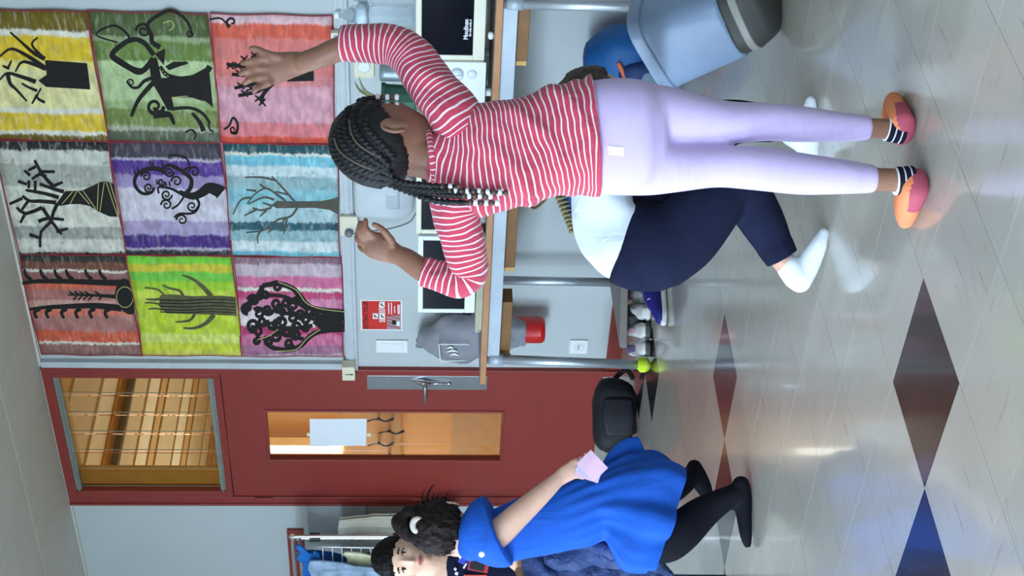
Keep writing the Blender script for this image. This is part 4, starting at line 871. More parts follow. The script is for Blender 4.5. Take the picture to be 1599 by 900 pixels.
cloth('towel', 'pale yellow-flecked cloth on the drying rack, beside the boy\'s hair', [(-7.40, -.39, 1.46), (-7.56, -.39, 1.46), (-7.58, -.39, 1.08), (-7.42, -.39, 1.1)], .008, mat('cloth_pale', (226, 222, 186), .9, var=.2, scale=18))
cloth('rag', 'small crumpled blue cloth at the top of the drying rack', [(-7.33, -.395, 1.735), (-7.47, -.395, 1.73), (-7.48, -.395, 1.6), (-7.40, -.395, 1.64)], .01, tw2, amp=.012, fr=9)
cloth('rag', 'large blue cloth low on the drying rack behind the boy', [(-7.46, -.33, 1.73), (-7.8, -.33, 1.73), (-7.8, -.33, 1.0), (-7.47, -.33, 1.36)], .01, tw2)
cr_ = empty('coat_rail', (-8.3, 0, 1.737), 'red painted coat rail on the wall behind the drying rack', 'rail')
bx((-8.95, -.024, 1.737), (-7.652, 0, 1.839)).build('board', red_paint, cr_, bev=.003)
for i in range(4):
    x = -7.8 - i * .3; MB().tube([((x, -.02, 1.78), .008), ((x, -.07, 1.77), .007), ((x, -.08, 1.8), .008)], n=8).build('peg', chrome, cr_, smooth=True)

WALL = False

# ================================================================== people
def J(x, y, D, hw, r=1.0):             # joint: photo position, floor distance, half width in pixels, depth ratio
    s = D / FPX; return (at(x, y, D), hw * s, hw * s * r)
def skin_mat(name, rgb, lip=None, rough=.5):
    m = mat(name, rgb, rough, var=.08, scale=25, bump=.04, bscale=220); b = m.node_tree.nodes['Principled BSDF']
    b.inputs['Subsurface Weight'].default_value = .12; b.inputs['Subsurface Radius'].default_value = (.012, .005, .003); b.inputs['Subsurface Scale'].default_value = .3
    if lip:
        nt = m.node_tree; a = nt.nodes.new('ShaderNodeAttribute'); a.attribute_name = 'lip'
        mx = nt.nodes.new('ShaderNodeMixRGB'); mx.inputs[2].default_value = lin(lip); nt.links.new(a.outputs['Fac'], mx.inputs[0])
        src = b.inputs['Base Color'].links[0].from_socket; nt.links.new(src, mx.inputs[1]); nt.links.new(mx.outputs[0], b.inputs['Base Color'])
    return m
def fabric(name, rgb, fold=.35, fscale=14, rough=.85, stretch=(1, 1, 1), var=.05):
    m = mat(name, rgb, rough, var=var, scale=9, sheen=.2 if sum(rgb) > 300 else 0, spec=.25 if sum(rgb) > 200 else .12); nt = m.node_tree; b = nt.nodes['Principled BSDF']
    tc = nt.nodes.new('ShaderNodeTexCoord'); mp = nt.nodes.new('ShaderNodeMapping'); mp.inputs['Scale'].default_value = stretch; nt.links.new(tc.outputs['Object'], mp.inputs[0])
    n = nt.nodes.new('ShaderNodeTexNoise'); n.inputs['Scale'].default_value = fscale; n.inputs['Detail'].default_value = 3; n.inputs['Distortion'].default_value = .6; nt.links.new(mp.outputs[0], n.inputs['Vector'])
    bp = nt.nodes.new('ShaderNodeBump'); bp.inputs['Strength'].default_value = fold; bp.inputs['Distance'].default_value = .03
    nt.links.new(n.outputs['Fac'], bp.inputs['Height']); nt.links.new(bp.outputs[0], b.inputs['Normal']); return m
def stripe_mat(name, base, line, period, duty, wob=.002, fold=.3):
    m = fabric(name, base, fold, 12); nt = m.node_tree; b = nt.nodes['Principled BSDF']; L = nt.links.new
    a = nt.nodes.new('ShaderNodeAttribute'); a.attribute_name = 'arc'; tc = nt.nodes.new('ShaderNodeTexCoord')
    n = nt.nodes.new('ShaderNodeTexNoise'); n.inputs['Scale'].default_value = 9; L(tc.outputs['Object'], n.inputs['Vector'])
    w = nt.nodes.new('ShaderNodeMath'); w.operation = 'MULTIPLY_ADD'; L(n.outputs['Fac'], w.inputs[0]); w.inputs[1].default_value = wob * 6; L(a.outputs['Fac'], w.inputs[2])
    d = nt.nodes.new('ShaderNodeMath'); d.operation = 'DIVIDE'; d.inputs[1].default_value = period; L(w.outputs[0], d.inputs[0])
    f = nt.nodes.new('ShaderNodeMath'); f.operation = 'FRACT'; L(d.outputs[0], f.inputs[0])
    c = nt.nodes.new('ShaderNodeMath'); c.operation = 'LESS_THAN'; c.inputs[1].default_value = duty; L(f.outputs[0], c.inputs[0])
    mx = nt.nodes.new('ShaderNodeMixRGB'); mx.inputs[1].default_value = lin(base); mx.inputs[2].default_value = lin(line); L(c.outputs[0], mx.inputs[0]); L(mx.outputs[0], b.inputs['Base Color'])
    return m
def frame(c, face, up, s=1.0):
    f = Vector(face).normalized(); u = Vector(up); u = (u - f * u.dot(f)).normalized(); x = f.cross(u)
    return Matrix(((x.x * s, f.x * s, u.x * s, c.x), (x.y * s, f.y * s, u.y * s, c.y), (x.z * s, f.z * s, u.z * s, c.z), (0, 0, 0, 1)))
HA, HB, HCc = .072, .088, .103         # head half width, half length, half height
def head_shape(d):
    x, y, z = d.x * HA, d.y * HB, d.z * HCc
    k = smooth(.0, -1.0, d.z)
    x *= 1 - .34 * k; y = y * (1 - .10 * k) + .012 * k if y > 0 else y * (1 - .45 * k) + .010 * k
    if d.z > 0 and y < 0: y *= 1.06
    if d.y > 0:
        g = lambda cx, cz, sx, sz: math.exp(-((x - cx) / sx) ** 2 - ((z - cz) / sz) ** 2)
        y *= .96
        y += .017 * g(0, -.026, .0085, .014) + .007 * g(0, -.006, .007, .02) + .004 * g(0, -.033, .016, .007)
        y -= .0085 * (g(.029, -.001, .017, .010) + g(-.029, -.001, .017, .010))
        y += .004 * (g(.03, .022, .022, .008) + g(-.03, .022, .022, .008))
        y += .0048 * g(0, -.0535, .019, .005) + .0052 * g(0, -.063, .016, .0048) - .0035 * g(0, -.0585, .022, .0022) + .006 * g(0, -.085, .018, .012)
        y += .003 * (g(.04, -.03, .018, .018) + g(-.04, -.03, .018, .018))
    return Vector((x, y, z))
def add_head(mb, M, ears=True):
    n = 56; vs = []; fs = []
    for k in range(n + 1):
        ph = pi * k / n
        for i in range(2 * n):
            th = pi * i / n; vs.append(M @ head_shape(Vector((sin(ph) * cos(th), sin(ph) * sin(th), cos(ph)))))
    for k in range(n):
        for i in range(2 * n):
            j = (i + 1) % (2 * n); fs.append((k * 2 * n + i, (k + 1) * 2 * n + i, (k + 1) * 2 * n + j, k * 2 * n + j))
    mb.add(vs, fs)
    if ears:
        R3 = M.to_3x3()
        for s in (-1, 1):
            c = M @ Vector((s * .074, -.012, -.024))
            mb.ball(c, (.008, .017, .028), 10, M=R3 @ Matrix.Rotation(s * .35, 3, 'Z'))
            mb.tube([(M @ Vector((s * .079, -.020 + .016 * sin(t_), -.024 + .026 * cos(t_))), .0042) for t_ in (-2.4, -1.9, -1.3, -.7, -.1, .5, 1.0)], n=8, sub=3)
def hair_cap(name, M, m, parent, off=.007, f0=.045, b0=-.06, rag=.006, lump=.0, seed=1, side=-.005):
    """shell over the skull that ends at a hairline"""
    n = 76; vs = []; keep = []; fs = []
    def line(y):
        t = (y / HB + 1) / 2; return (b0 * (1 - t) ** 2 + 2 * t * (1 - t) * side + f0 * t ** 2)
    for k in range(n + 1):
        ph = pi * k / n
        for i in range(2 * n):
            th = pi * i / n; d = Vector((sin(ph) * cos(th), sin(ph) * sin(th), cos(ph))); p = head_shape(d)
            ed = p.z - line(p.y) - rag * N3(d, 9, seed) * 2
            p = p + d * (off * smooth(-.004, .014, ed) + lump * N3(d, 5, seed + 1) + lump * .5 * N3(d, 13, seed + 2))
            vs.append(M @ p); keep.append(ed > -.004)
    for k in range(n):
        for i in range(2 * n):
            j = (i + 1) % (2 * n); q = (k * 2 * n + i, (k + 1) * 2 * n + i, (k + 1) * 2 * n + j, k * 2 * n + j)
            if all(keep[a] for a in q): fs.append(q)
    mb = MB(); mb.add(vs, fs); o = mb.build(name, m, parent, smooth=True)
    bm2 = bmesh.new(); bm2.from_mesh(o.data); bmesh.ops.delete(bm2, geom=[v for v in bm2.verts if not v.link_faces], context='VERTS'); bm2.to_mesh(o.data); bm2.free()
    sd = o.modifiers.new('solid', 'SOLIDIFY'); sd.thickness = .006; sd.offset = -1
    return o
def face(parent, M, iris, brow, scl=1.0):
    R3 = M.to_3x3()
    for s in (-1, 1):
        c = Vector((s * .029, .0685, -.001))
        e = MB().ball(M @ c, (.0125, .0085, .0072), 12, M=R3).build('eye', mat('eye_white', (226, 222, 218), .2, var=0), parent, smooth=True)
        MB().ball(M @ (c + Vector((0, .0058, 0))), (.0056, .0034, .0058), 10, M=R3).build('iris', mat('iris_dark', iris, .1, var=0), e, smooth=True)
        MB().tube([(M @ (c + Vector((-.0135, .0035, .001))), .0016), (M @ (c + Vector((0, .0085, .0075))), .0022), (M @ (c + Vector((.0135, .0035, .001))), .0016)], n=8).build('eyelash', mat('lash_dark', (30, 22, 20), .6, var=0), e, smooth=True)
        MB().tube([(M @ (c + Vector((-.017, .006, .018))), .0014), (M @ (c + Vector((0, .0125, .0225))), .0032, .002), (M @ (c + Vector((.017, .004, .018))), .0014)], n=8).build('eyebrow', mat('brow_dark', brow, .8, var=0), parent, smooth=True)
def lips(me, M, off):
    a = me.attributes.new('lip', 'FLOAT', 'POINT'); Mi = M.inverted(); vals = []
    for v in me.vertices:
        p = Mi @ (v.co + off); g = 0
        if p.y > .03: g = smooth(1.25, .8, sqrt((p.x / .019) ** 2 + ((p.z + .0585) / .0085) ** 2))
        vals.append(g)
    a.data.foreach_set('value', vals)
def finger(mb, pts, D, hw, toward=0.0):
    mb.tube([J(x, y, D + (q[0] if q else 0) + toward, hw * (1 - .12 * i)) for i, (x, y, *q) in enumerate(pts)], n=12, sub=4)

# ---------------------------------------------------------------- girl in the striped shirt (seen from behind)
DG = 3.14
g = empty('person', (fl(1445, 245).x, fl(1445, 245).y, 0), 'child in red striped shirt and lilac leggings, seen from behind with arms raised', 'person')
skin_g = skin_mat('skin_brown', (142, 100, 80)); 
MG = frame(at(600, 221, DG), RH * .84 + FH * .54 - ZZ * .06, ZZ - RH * .02, .99)
body = MB(); add_head(body, MG)
body.tube([J(632, 240, DG - .005, 34), J(662, 247, DG, 32), J(690, 251, DG, 36), J(720, 250, DG, 48, .5)], n=24)
body.tube([J(712, 250, DG, 50, .5), J(760, 247, DG, 66, .5), J(840, 230, DG, 62, .5), J(920, 215, DG, 66, .5), J(985, 214, DG, 66, .5)], n=28)
# right arm, forearm and hand
body.tube([J(712, 190, DG, 30), J(662, 118, DG + .03, 26), J(636, 84, DG + .05, 24), J(600, 70, DG + .06, 23), J(540, 74, DG + .08, 20), J(500, 89, DG + .09, 18), J(472, 98, DG + .1, 16.5, .8)], n=20)
Dh = DG + .11
body.tube([J(478, 97, Dh, 16.5, .75), J(455, 101, Dh, 21, .55), J(432, 106, Dh, 25, .45), J(414, 109, Dh, 25, .4)], n=20, rnd=(1, .5))
for pts, w in (([(436, 90), (416, 84), (402, 77), (392, 76)], 7.5), ([(418, 93), (404, 93), (390, 96, -.006), (379, 99, .0)], 7), ([(416, 107), (400, 107), (386, 111, -.006), (376, 115, .0)], 7.2), ([(416, 120), (402, 121), (390, 125, -.006), (382, 130)], 7), ([(420, 130), (408, 135), (400, 139, -.006), (396, 144)], 6.2)):
    finger(body, pts, Dh, w, -.008)
# left arm, forearm and hand
body.tube([J(706, 315, DG, 30), J(722, 372, DG + .03, 24), J(730, 425, DG + .05, 23), J(700, 434, DG + .06, 21), J(664, 424, DG + .07, 19), J(635, 405, DG + .08, 17), J(617, 397, DG + .085, 15, .85)], n=20)
Dl = DG + .09
body.tube([J(622, 399, Dl, 15, .8), J(604, 391, Dl, 20, .6), J(588, 384, Dl, 22, .5), J(578, 380, Dl, 20, .45)], n=20, rnd=(1, .6))
for pts, w in (([(612, 378, -.02), (602, 364, -.03), (592, 355, -.03), (584, 351, -.03)], 7), ([(588, 372), (577, 364, -.012), (571, 355, -.012), (571, 344, -.01)], 6.8), ([(580, 376), (566, 369, -.006), (560, 360, -.006), (563, 348)], 6.8), ([(578, 384), (565, 380, 0), (558, 372, .008), (559, 361, .014)], 6.6), ([(580, 392), (568, 391, .01), (562, 385, .02), (562, 376, .025)], 6)):
    finger(body, pts, Dl, w)
# ankles and feet
body.tube([J(1300, 198, DG + .055, 18), J(1360, 200, DG + .07, 16), J(1395, 203, DG + .078, 17), J(1412, 205, DG + .08, 16)], n=18)
body.tube([J(1310, 276, DG - .015, 20), J(1368, 280, DG - .01, 18.5), J(1408, 282, DG - .006, 19), J(1424, 282, DG - .004, 17)], n=18)
body.tube([J(985, 180, DG, 38), J(1130, 191, DG + .02, 28), J(1300, 198, DG + .055, 18)], n=18); body.tube([J(985, 258, DG, 38), J(1130, 262, DG - .01, 28), J(1310, 276, DG - .015, 20)], n=18)
link_mesh(fuse(body, .0036, 3), 'body', skin_g, g)
# shirt
red_s = stripe_mat('shirt_stripe', (192, 66, 88), (236, 222, 230), .0113, .24, wob=.005, fold=.6)
def folds(amp, s, seed, dirv=None):
    def f(l, th, q):
        return amp * N3(Vector((q.x * s, q.y * s, q.z * s * .8)), 1, seed) + amp * .5 * sin(th * 3 + l * 40 + 4 * N3(q, 6, seed))
    return f
def tfold(l, th, q):
    a = (q - at(730, 190, DG)); s_ = a.dot(-RH * .75 - ZZ * .66); t_ = a.dot(-RH * .66 + ZZ * .75)
    r1 = max(0, sin(t_ * 70 + 3.5 * N3(q, 5, 1))) ** 2 * smooth(-.02, .10, s_) * smooth(.36, .16, s_)
    return .006 * N3(q, 14, 4) + .008 * (r1 - .3) + .005 * max(0, sin(l * 95 + th * 2 + 3 * N3(q, 7, 2))) * smooth(.09, .02, l)
sh = MB().tube([J(927, 214, DG, 95, .84), J(905, 216, DG, 92, .8), J(860, 224, DG, 86, .7), J(815, 236, DG, 86, .68), J(775, 244, DG, 88, .66), J(742, 249, DG, 88, .64), J(716, 251, DG, 78, .62), J(697, 250, DG, 58, .72), J(683, 248, DG, 46, .9), J(674, 247, DG, 42, .98)], n=72, sub=10, rnd=(0, .25), ex=2.3, disp=tfold)
shirt = sh.build('shirt', red_s, g, smooth=True)
MB().tube([(at(674, 247, DG) + (RH * cos(a) * .053 + FH * sin(a) * .053) + ZZ * (.006 * cos(a)), .006, .006) for a in [i * pi / 10 for i in range(21)]], n=8, sub=2).build('collar', red_s, shirt, smooth=True)
MB().tube([J(722, 205, DG, 46), J(703, 172, DG + .0, 42), J(682, 143, DG + .015, 38), J(660, 115, DG + .03, 36), J(641, 89, DG + .045, 35), J(616, 71, DG + .055, 32), J(578, 67, DG + .065, 30.5), J(536, 69, DG + .08, 29)], n=40, sub=10, rnd=(.4, 0), disp=folds(.0032, 22, 6)).build('sleeve', red_s, g, smooth=True)
MB().tube([J(712, 298, DG, 42), J(712, 330, DG + .01, 38), J(719, 362, DG + .02, 34), J(727, 398, DG + .035, 33), J(732, 425, DG + .05, 31), J(718, 437, DG + .055, 29), J(694, 433, DG + .06, 25.5), J(663, 424, DG + .07, 24)], n=40, sub=10, rnd=(.4, 0), disp=folds(.0035, 24, 9)).build('sleeve', red_s, g, smooth=True)
# leggings
lil = fabric('leggings_lilac', (202, 182, 222), .12, 10, .7, (1, 1, 3))
le = MB()
le.tube([J(908, 215, DG, 82, .68), J(932, 214, DG, 89, .74), J(965, 214, DG, 92, .8), J(1000, 214, DG, 89, .82), J(1022, 214, DG, 78, .74)], n=40, rnd=(.2, .4), ex=2.4)
le.ball(at(988, 178, DG - .03), (.052, .052, .066), 16); le.ball(at(988, 252, DG - .03), (.052, .052, .066), 16)
le.tube([J(975, 171, DG, 47, 1), J(1015, 176, DG, 46), J(1060, 181, DG, 42), J(1130, 191, DG + .01, 34.5), J(1200, 190.5, DG + .03, 30.5), J(1250, 194, DG + .045, 29), J(1310, 198, DG + .06, 24), J(1358, 200, DG + .07, 20)], n=32, sub=6, rnd=(1, .1))
le.tube([J(975, 258, DG, 48, 1), J(1015, 262, DG, 44), J(1060, 262, DG - .005, 38.5), J(1120, 260, DG - .01, 33.5), J(1180, 263, DG - .015, 35), J(1250, 271.5, DG - .015, 33.5), J(1310, 276, DG - .015, 28.5), J(1367, 280, DG - .01, 22.5)], n=32, sub=6, rnd=(1, .1))
lg_o = link_mesh(fuse(le, .005, 22), 'leggings', lil, g)
lb = MB(); c0, c1, c2, c3 = [at(x, y, DG - .1) for x, y in ((948, 228), (948, 243), (974, 246), (974, 230))]
lb.add([(c0 * (1 - i / 6) + c1 * (i / 6)) * (1 - j / 6) + (c3 * (1 - i / 6) + c2 * (i / 6)) * (j / 6) for i in range(7) for j in range(7)], [(i * 7 + j, i * 7 + 7 + j, i * 7 + 8 + j, i * 7 + 1 + j) for i in range(6) for j in range(6)])
lb_o = lb.build('side_label', mat('label_white', (236, 226, 242), .6, var=0), lg_o, smooth=True)
sw_ = lb_o.modifiers.new('wrap', 'SHRINKWRAP'); sw_.target = lg_o; sw_.offset = .0012; sw_.wrap_method = 'NEAREST_SURFACEPOINT'
# socks and slippers
sock_m = stripe_mat('sock_navy', (26, 28, 46), (226, 226, 230), .0135, .2, wob=0, fold=.05)
slip_o = mat('slipper_orange', (238, 138, 92), .8, var=.05, bump=.1, bscale=160); slip_p = mat('slipper_pink', (178, 78, 96), .8, var=.05)
for (x0, y0, x1, y1, hw, D, hx, hy, tx, ty) in ((1384, 201, 1410, 206, 19.5, DG + .078, 1434, 209, 1401, 155), (1397, 283, 1424, 282, 22.5, DG - .006, 1456, 277, 1420, 350)):
    MB().tube([J(x0, y0, D, hw), J((x0 + x1) / 2, (y0 + y1) / 2, D, hw + .5), J(x1, y1, D, hw + 1)], n=28, sub=6, rnd=(0, .3)).build('sock', sock_m, g, smooth=True)
    H = fl(hx, hy, 0); T = fl(tx, ty, 0); d = (T - H); Ln = d.length; d.normalize(); H = H + d * .026
    def at_(f, z): return H + d * (Ln - .026) * f + ZZ * z
    sl = MB().tube([(at_(0, .029), .033, .029), (at_(.14, .029), .036, .029), (at_(.34, .028), .037, .027), (at_(.6, .024), .037, .023), (at_(.82, .018), .028, .017), (at_(1, .014), .008, .009)], n=28, sub=6, rnd=(.7, .7), bref=ZZ, ex=2.3).build('slipper', slip_o, g, smooth=True)
    MB().tube([(at_(-.02, .0265), .0365, .026), (at_(.1, .0265), .0385, .026), (at_(.3, .0255), .039, .025)], n=28, sub=5, rnd=(.7, .1), bref=ZZ, ex=2.3).build('heel_patch', slip_p, sl, smooth=True)
# hair: cap, cornrows, hanging braids with beads
hairb = mat('hair_black', (26, 25, 28), .5, var=.25, scale=90, bump=.3, bscale=260, spec=.4)
cap = hair_cap('hair', MG, hairb, g, .009, .036, -.085, .003, .001, side=-.008)
MGi = MG.inverted()
def on_head(x, y, lift=.008):          # where the line of sight meets the near side of the skull
    o = MGi @ CAM; d = (MGi.to_3x3() @ ray(x, y)); a = Vector((HA + lift, HB * 1.03 + lift, HCc + lift))
    O = Vector((o.x / a.x, o.y / a.y, o.z / a.z)); Dv = Vector((d.x / a.x, d.y / a.y, d.z / a.z))
    A = Dv.dot(Dv); B = 2 * O.dot(Dv); Cc = O.dot(O) - 1; disc = B * B - 4 * A * Cc
    t = (-B - sqrt(disc)) / (2 * A) if disc > 0 else -B / (2 * A)
    p = O + Dv * t
    if disc <= 0: p.normalize()
    return MG @ Vector((p.x * a.x, p.y * a.y, p.z * a.z))
def plait(r): return lambda l, th, q: r * (.28 * sin(l * 2 * pi / .011 + 2 * th) + .16 * sin(l * 2 * pi / .0055 - 2 * th))
rows = [[(568, 158), (552, 182), (556, 205), (573, 226), (592, 243), (606, 258)], [(530, 200), (534, 220), (548, 240), (570, 254), (590, 262), (610, 272)], [(519, 226), (524, 244), (540, 262), (566, 276), (590, 282), (612, 284)], [(590, 160), (574, 178), (572, 198), (584, 214), (600, 230), (614, 246)], [(545, 170), (538, 190), (541, 212), (556, 230), (580, 248), (604, 264)], [(522, 212), (526, 232), (545, 252), (568, 266), (590, 273), (612, 279)]]
for r in rows:
    MB().tube([(on_head(x, y, .008), .0072, .006) for x, y in r], n=12, sub=14, disp=plait(.006)).build('cornrow', hairb, cap, smooth=True)
part_m = mat('scalp_part', (96, 80, 70), .6)
for r in ([(546, 186), (548, 206), (558, 224), (576, 237), (594, 246)], [(522, 216), (529, 234), (545, 248), (564, 258), (584, 265)]):
    MB().tube([(on_head(x, y, .0125), .0022, .0014) for x, y in r], n=8, sub=8).build('parting', part_m, cap, smooth=True)
bead_w = mat('bead_white', (235, 232, 236), .25, var=0); bead_b = mat('bead_brown', (92, 66, 56), .3, var=0)
DB = DG - .075
for pts, bx0, bx1 in (([(606, 276), (628, 285), (660, 289), (694, 292), (716, 291)], 690, 716), ([(606, 280), (640, 292), (672, 297), (704, 298), (746, 299)], 702, 748), ([(608, 284), (640, 294), (676, 300), (720, 299), (790, 301)], 752, 790), ([(608, 286), (645, 299), (680, 304), (720, 306), (766, 307)], 724, 766), ([(608, 288), (645, 302), (672, 312), (700, 316), (776, 317)], 734, 776)):
    n0 = len(pts)
    path = [(at(x, y, DG - .045 - .03 * min(i, 2) / 2), .0058 if i < n0 - 1 else .003, .0055 if i < n0 - 1 else .003) for i, (x, y) in enumerate(pts)]
    br_ = MB().tube(path, n=12, sub=16, disp=plait(.0048)).build('braid', hairb, cap, smooth=True)
    ya, yb = pts[-2][1], pts[-1][1]; nb_ = max(3, int((bx1 - bx0) / 7.0))
    for i in range(nb_):
        f = i / (nb_ - 1); x = bx0 + (bx1 - bx0) * f; t_ = (x - pts[-2][0]) / (pts[-1][0] - pts[-2][0]); y = ya + (yb - ya) * max(0, min(1, t_))
        MB().lathe(at(x, y, DB) - ZZ * .0, [(.003, -.0046), (.006, -.0034), (.0068, 0), (.006, .0034), (.003, .0046)], n=12).build('bead', bead_w if i % 2 else bead_b, br_, smooth=True)
for y in (152, 164):
    br_ = MB().tube([(on_head(560, y + 6, .006), .005), (at(580, y + 1, DG - .01), .005), (at(622, y, DG - .01), .003)], n=10, sub=8, disp=plait(.004)).build('braid', hairb, cap, smooth=True)
    for i in range(5):
        MB().lathe(at(590 + i * 7.4, y, DG - .012), [(.003, -.0046), (.006, -.0034), (.0068, 0), (.006, .0034), (.003, .0046)], n=12).build('bead', bead_b if (i % 2) else bead_w, br_, smooth=True)

# ---------------------------------------------------------------- girl in the blue dress
DBl = 4.8
b_ = empty('person', (fl(1165, 800).x, fl(1165, 800).y, 0), 'child in bright blue dress and black tights striding past the door', 'person')
skin_p = skin_mat('skin_light', (214, 168, 146))
MBl = frame(at(692, 824, DBl), FH * .95 - RH * .12 - ZZ * .35, ZZ + RH * .1, .98)
bo = MB(); add_head(bo, MBl)
bo.tube([J(712, 846, DBl, 24), J(738, 846, DBl, 25), J(770, 838, DBl, 36, .7)], n=20)
bo.tube([J(750, 843, DBl, 34, .7), J(830, 822, DBl, 36, .7), J(940, 792, DBl, 40, .7), J(990, 800, DBl, 44, .8)], n=24)
bo.tube([J(752, 850, DBl - .05, 24), J(775, 836, DBl - .07, 23), J(808, 806, DBl - .08, 20), J(846, 772, DBl - .08, 15.5), J(872, 748, DBl - .08, 11.5, .85)], n=20)
Dp = DBl - .08
bo.tube([J(868, 752, Dp, 11, .8), J(884, 740, Dp, 14, .55), J(898, 733, Dp, 14, .5)], n=16, rnd=(1, .5))
for pts in ([(884, 730), (894, 721), (904, 718)], [(896, 724), (908, 720, -.012), (916, 724, -.02)], [(898, 730), (911, 728, -.012), (917, 732, -.02)], [(898, 737), (910, 737, -.012), (915, 740, -.02)], [(894, 743), (905, 745, -.01), (910, 747, -.015)]): finger(bo, pts, Dp, 4.2)
bo.tube([J(765, 832, DBl + .06, 22), J(810, 822, DBl + .12, 18), J(870, 806, DBl + .14, 14)], n=16)
link_mesh(fuse(bo, .0045, 3), 'body', skin_p, b_)
blue = fabric('dress_blue', (28, 86, 184), .25, 14, .8, (1, 1, .35)); 
dr_ = MB().tube([J(742, 848, DBl, 30, .8), J(762, 842, DBl, 42, .75), J(800, 832, DBl, 46, .75), J(860, 815, DBl, 50, .72), J(900, 802, DBl, 53, .72), J(936, 790, DBl, 54, .78), J(968, 790, DBl, 76, .85), J(1000, 797, DBl, 92, .9), J(1022, 804, DBl, 90, .92), J(1040, 810, DBl, 82, .92)], n=80, sub=8, rnd=(.5, 0), disp=lambda l, th, q: .006 * N3(q, 10, 2) + (.022 * smooth(.33, .62, l)) * sin(7 * th + 5 * N3(q, 3, 4)) + .004 * sin(th * 17 + l * 9) * smooth(.2, .45, l))
dress = dr_.build('dress', blue, b_, smooth=True)
MB().tube([J(955, 735, DBl + .04, 20, .4), J(980, 712, DBl + .05, 26, .35), J(1003, 702, DBl + .05, 24, .3)], n=24, sub=6, rnd=(.5, .4), disp=lambda l, th, q: .008 * N3(q, 16, 7)).build('skirt_flare', blue, dress, smooth=True)
MB().tube([J(962, 842, DBl, 16, .6), J(990, 858, DBl - .02, 24, .6), J(1012, 868, DBl - .03, 24, .5), J(1028, 872, DBl - .03, 20, .5)], n=28, sub=6, rnd=(.6, .2), disp=lambda l, th, q: .005 * N3(q, 16, 9)).build('skirt_flare', blue, dress, smooth=True)
MB().tube([J(732, 853, DBl - .02, 26, .9), J(748, 843, DBl - .04, 46, .9), J(766, 834, DBl - .055, 57, .85), J(778, 829, DBl - .06, 58, .8)], n=48, sub=7, rnd=(.8, 0), disp=lambda l, th, q: .006 * N3(q, 12, 11)).build('sleeve', blue, dress, smooth=True)
MB().lathe(at(752, 866, DBl - .20), [(.004, 0), (.009, 0), (.009, .003), (.005, .004)], axis=-FH, n=16).build('snap_button', white_plastic, dress, smooth=True)
blk_t = fabric('tights_black', (20, 20, 28), .1, 18, .75)
tg = MB()
tg.tube([J(975, 798, DBl, 42, .7), J(1000, 800, DBl, 46, .7)], n=24)
tg.tube([J(985, 780, DBl + .04, 32), J(1020, 770, DBl + .14, 27), J(1048, 764, DBl + .22, 23), J(1070, 752, DBl + .27, 18), J(1080, 742, DBl + .29, 15)], n=24)
tg.tube([J(1084, 730, DBl + .3, 12.5), J(1089, 744, DBl + .3, 15), J(1099, 762, DBl + .29, 13), J(1106, 778, DBl + .28, 9)], n=20)
tg.tube([J(985, 826, DBl, 34), J(1030, 846, DBl - .01, 35), J(1060, 833, DBl - .02, 33), J(1095, 803, DBl, 27), J(1125, 784, DBl, 20.5), J(1148, 772, DBl, 17)], n=24)
tg.tube([J(1157, 757, DBl, 14), J(1159, 776, DBl, 15), J(1162, 808, DBl - .01, 12.5), J(1165, 836, DBl - .02, 10), J(1167, 850, DBl - .02, 7)], n=20)
link_mesh(fuse(tg, .006, 5), 'tights', blk_t, b_)
hbr = mat('hair_dark_brown', (36, 28, 26), .6, var=.35, scale=40, bump=.4, bscale=70, spec=.15)
hc_ = hair_cap('hair', MBl, hbr, b_, .016, .05, -.1, .012, .008, 5, side=-.045)
bun_c = at(640, 818, DBl - .03)
for k in range(4):
    ring = []
    for i in range(13):
        a = i * 2 * pi / 12 + k; rr_ = .034 + .007 * sin(3 * a + k)
        ring.append((bun_c + RH * (rr_ * cos(a)) + ZZ * (.85 * rr_ * sin(a) + (k - 1.5) * .006) + FH * (.012 * sin(a * 2 + k) + (k - 1.5) * .012), .014, .012))
    MB().tube(ring, n=12, sub=4, disp=lambda l, th, q: .003 * N3(q, 60, 3)).build('hair_bun_coil', hbr, hc_, smooth=True)
MB().tube([(at(652, 820, DBl - .065) + RH * (.018 * cos(i * pi / 5)) + ZZ * (.014 * sin(i * pi / 5)), .010, .010) for i in range(11)], n=10, sub=3).build('scrunchie', mat('scrunchie_pale', (206, 198, 186), .9), hc_, smooth=True)
for i in range(14):
    a = random.random(); p0 = at(660 + 60 * random.random(), 775 + 30 * random.random(), DBl); p1 = p0 + RH * (.03 + .04 * random.random()) + ZZ * (random.random() - .6) * .05
    MB().tube([(p0 - RH * .03, .0025), ((p0 + p1) / 2 + ZZ * .008, .002), (p1, .0007)], n=6, sub=4).build('loose_strand', hbr, hc_, smooth=True)
cdp = empty('paper_cards', at(918, 730, Dp - .03), 'pinkish paper cards held in the hand of the child in blue', 'cards')
cm = [mat('card_pink', (214, 176, 196), .7, var=.15), mat('card_lilac', (186, 178, 214), .7, var=.15)]
for i in range(3):
    c = at(916 + 3 * i, 733 - 4 * i, Dp - .02 - .004 * i)
    R_ = Matrix.Translation(c) @ RH.to_track_quat('X', 'Z').to_matrix().to_4x4() @ Matrix.Rotation(.3 + .25 * i, 4, 'Y')
    MB().box((-.03, -.0006, -.045), (.03, .0006, .03), R_).build('card', cm[i % 2], cdp)

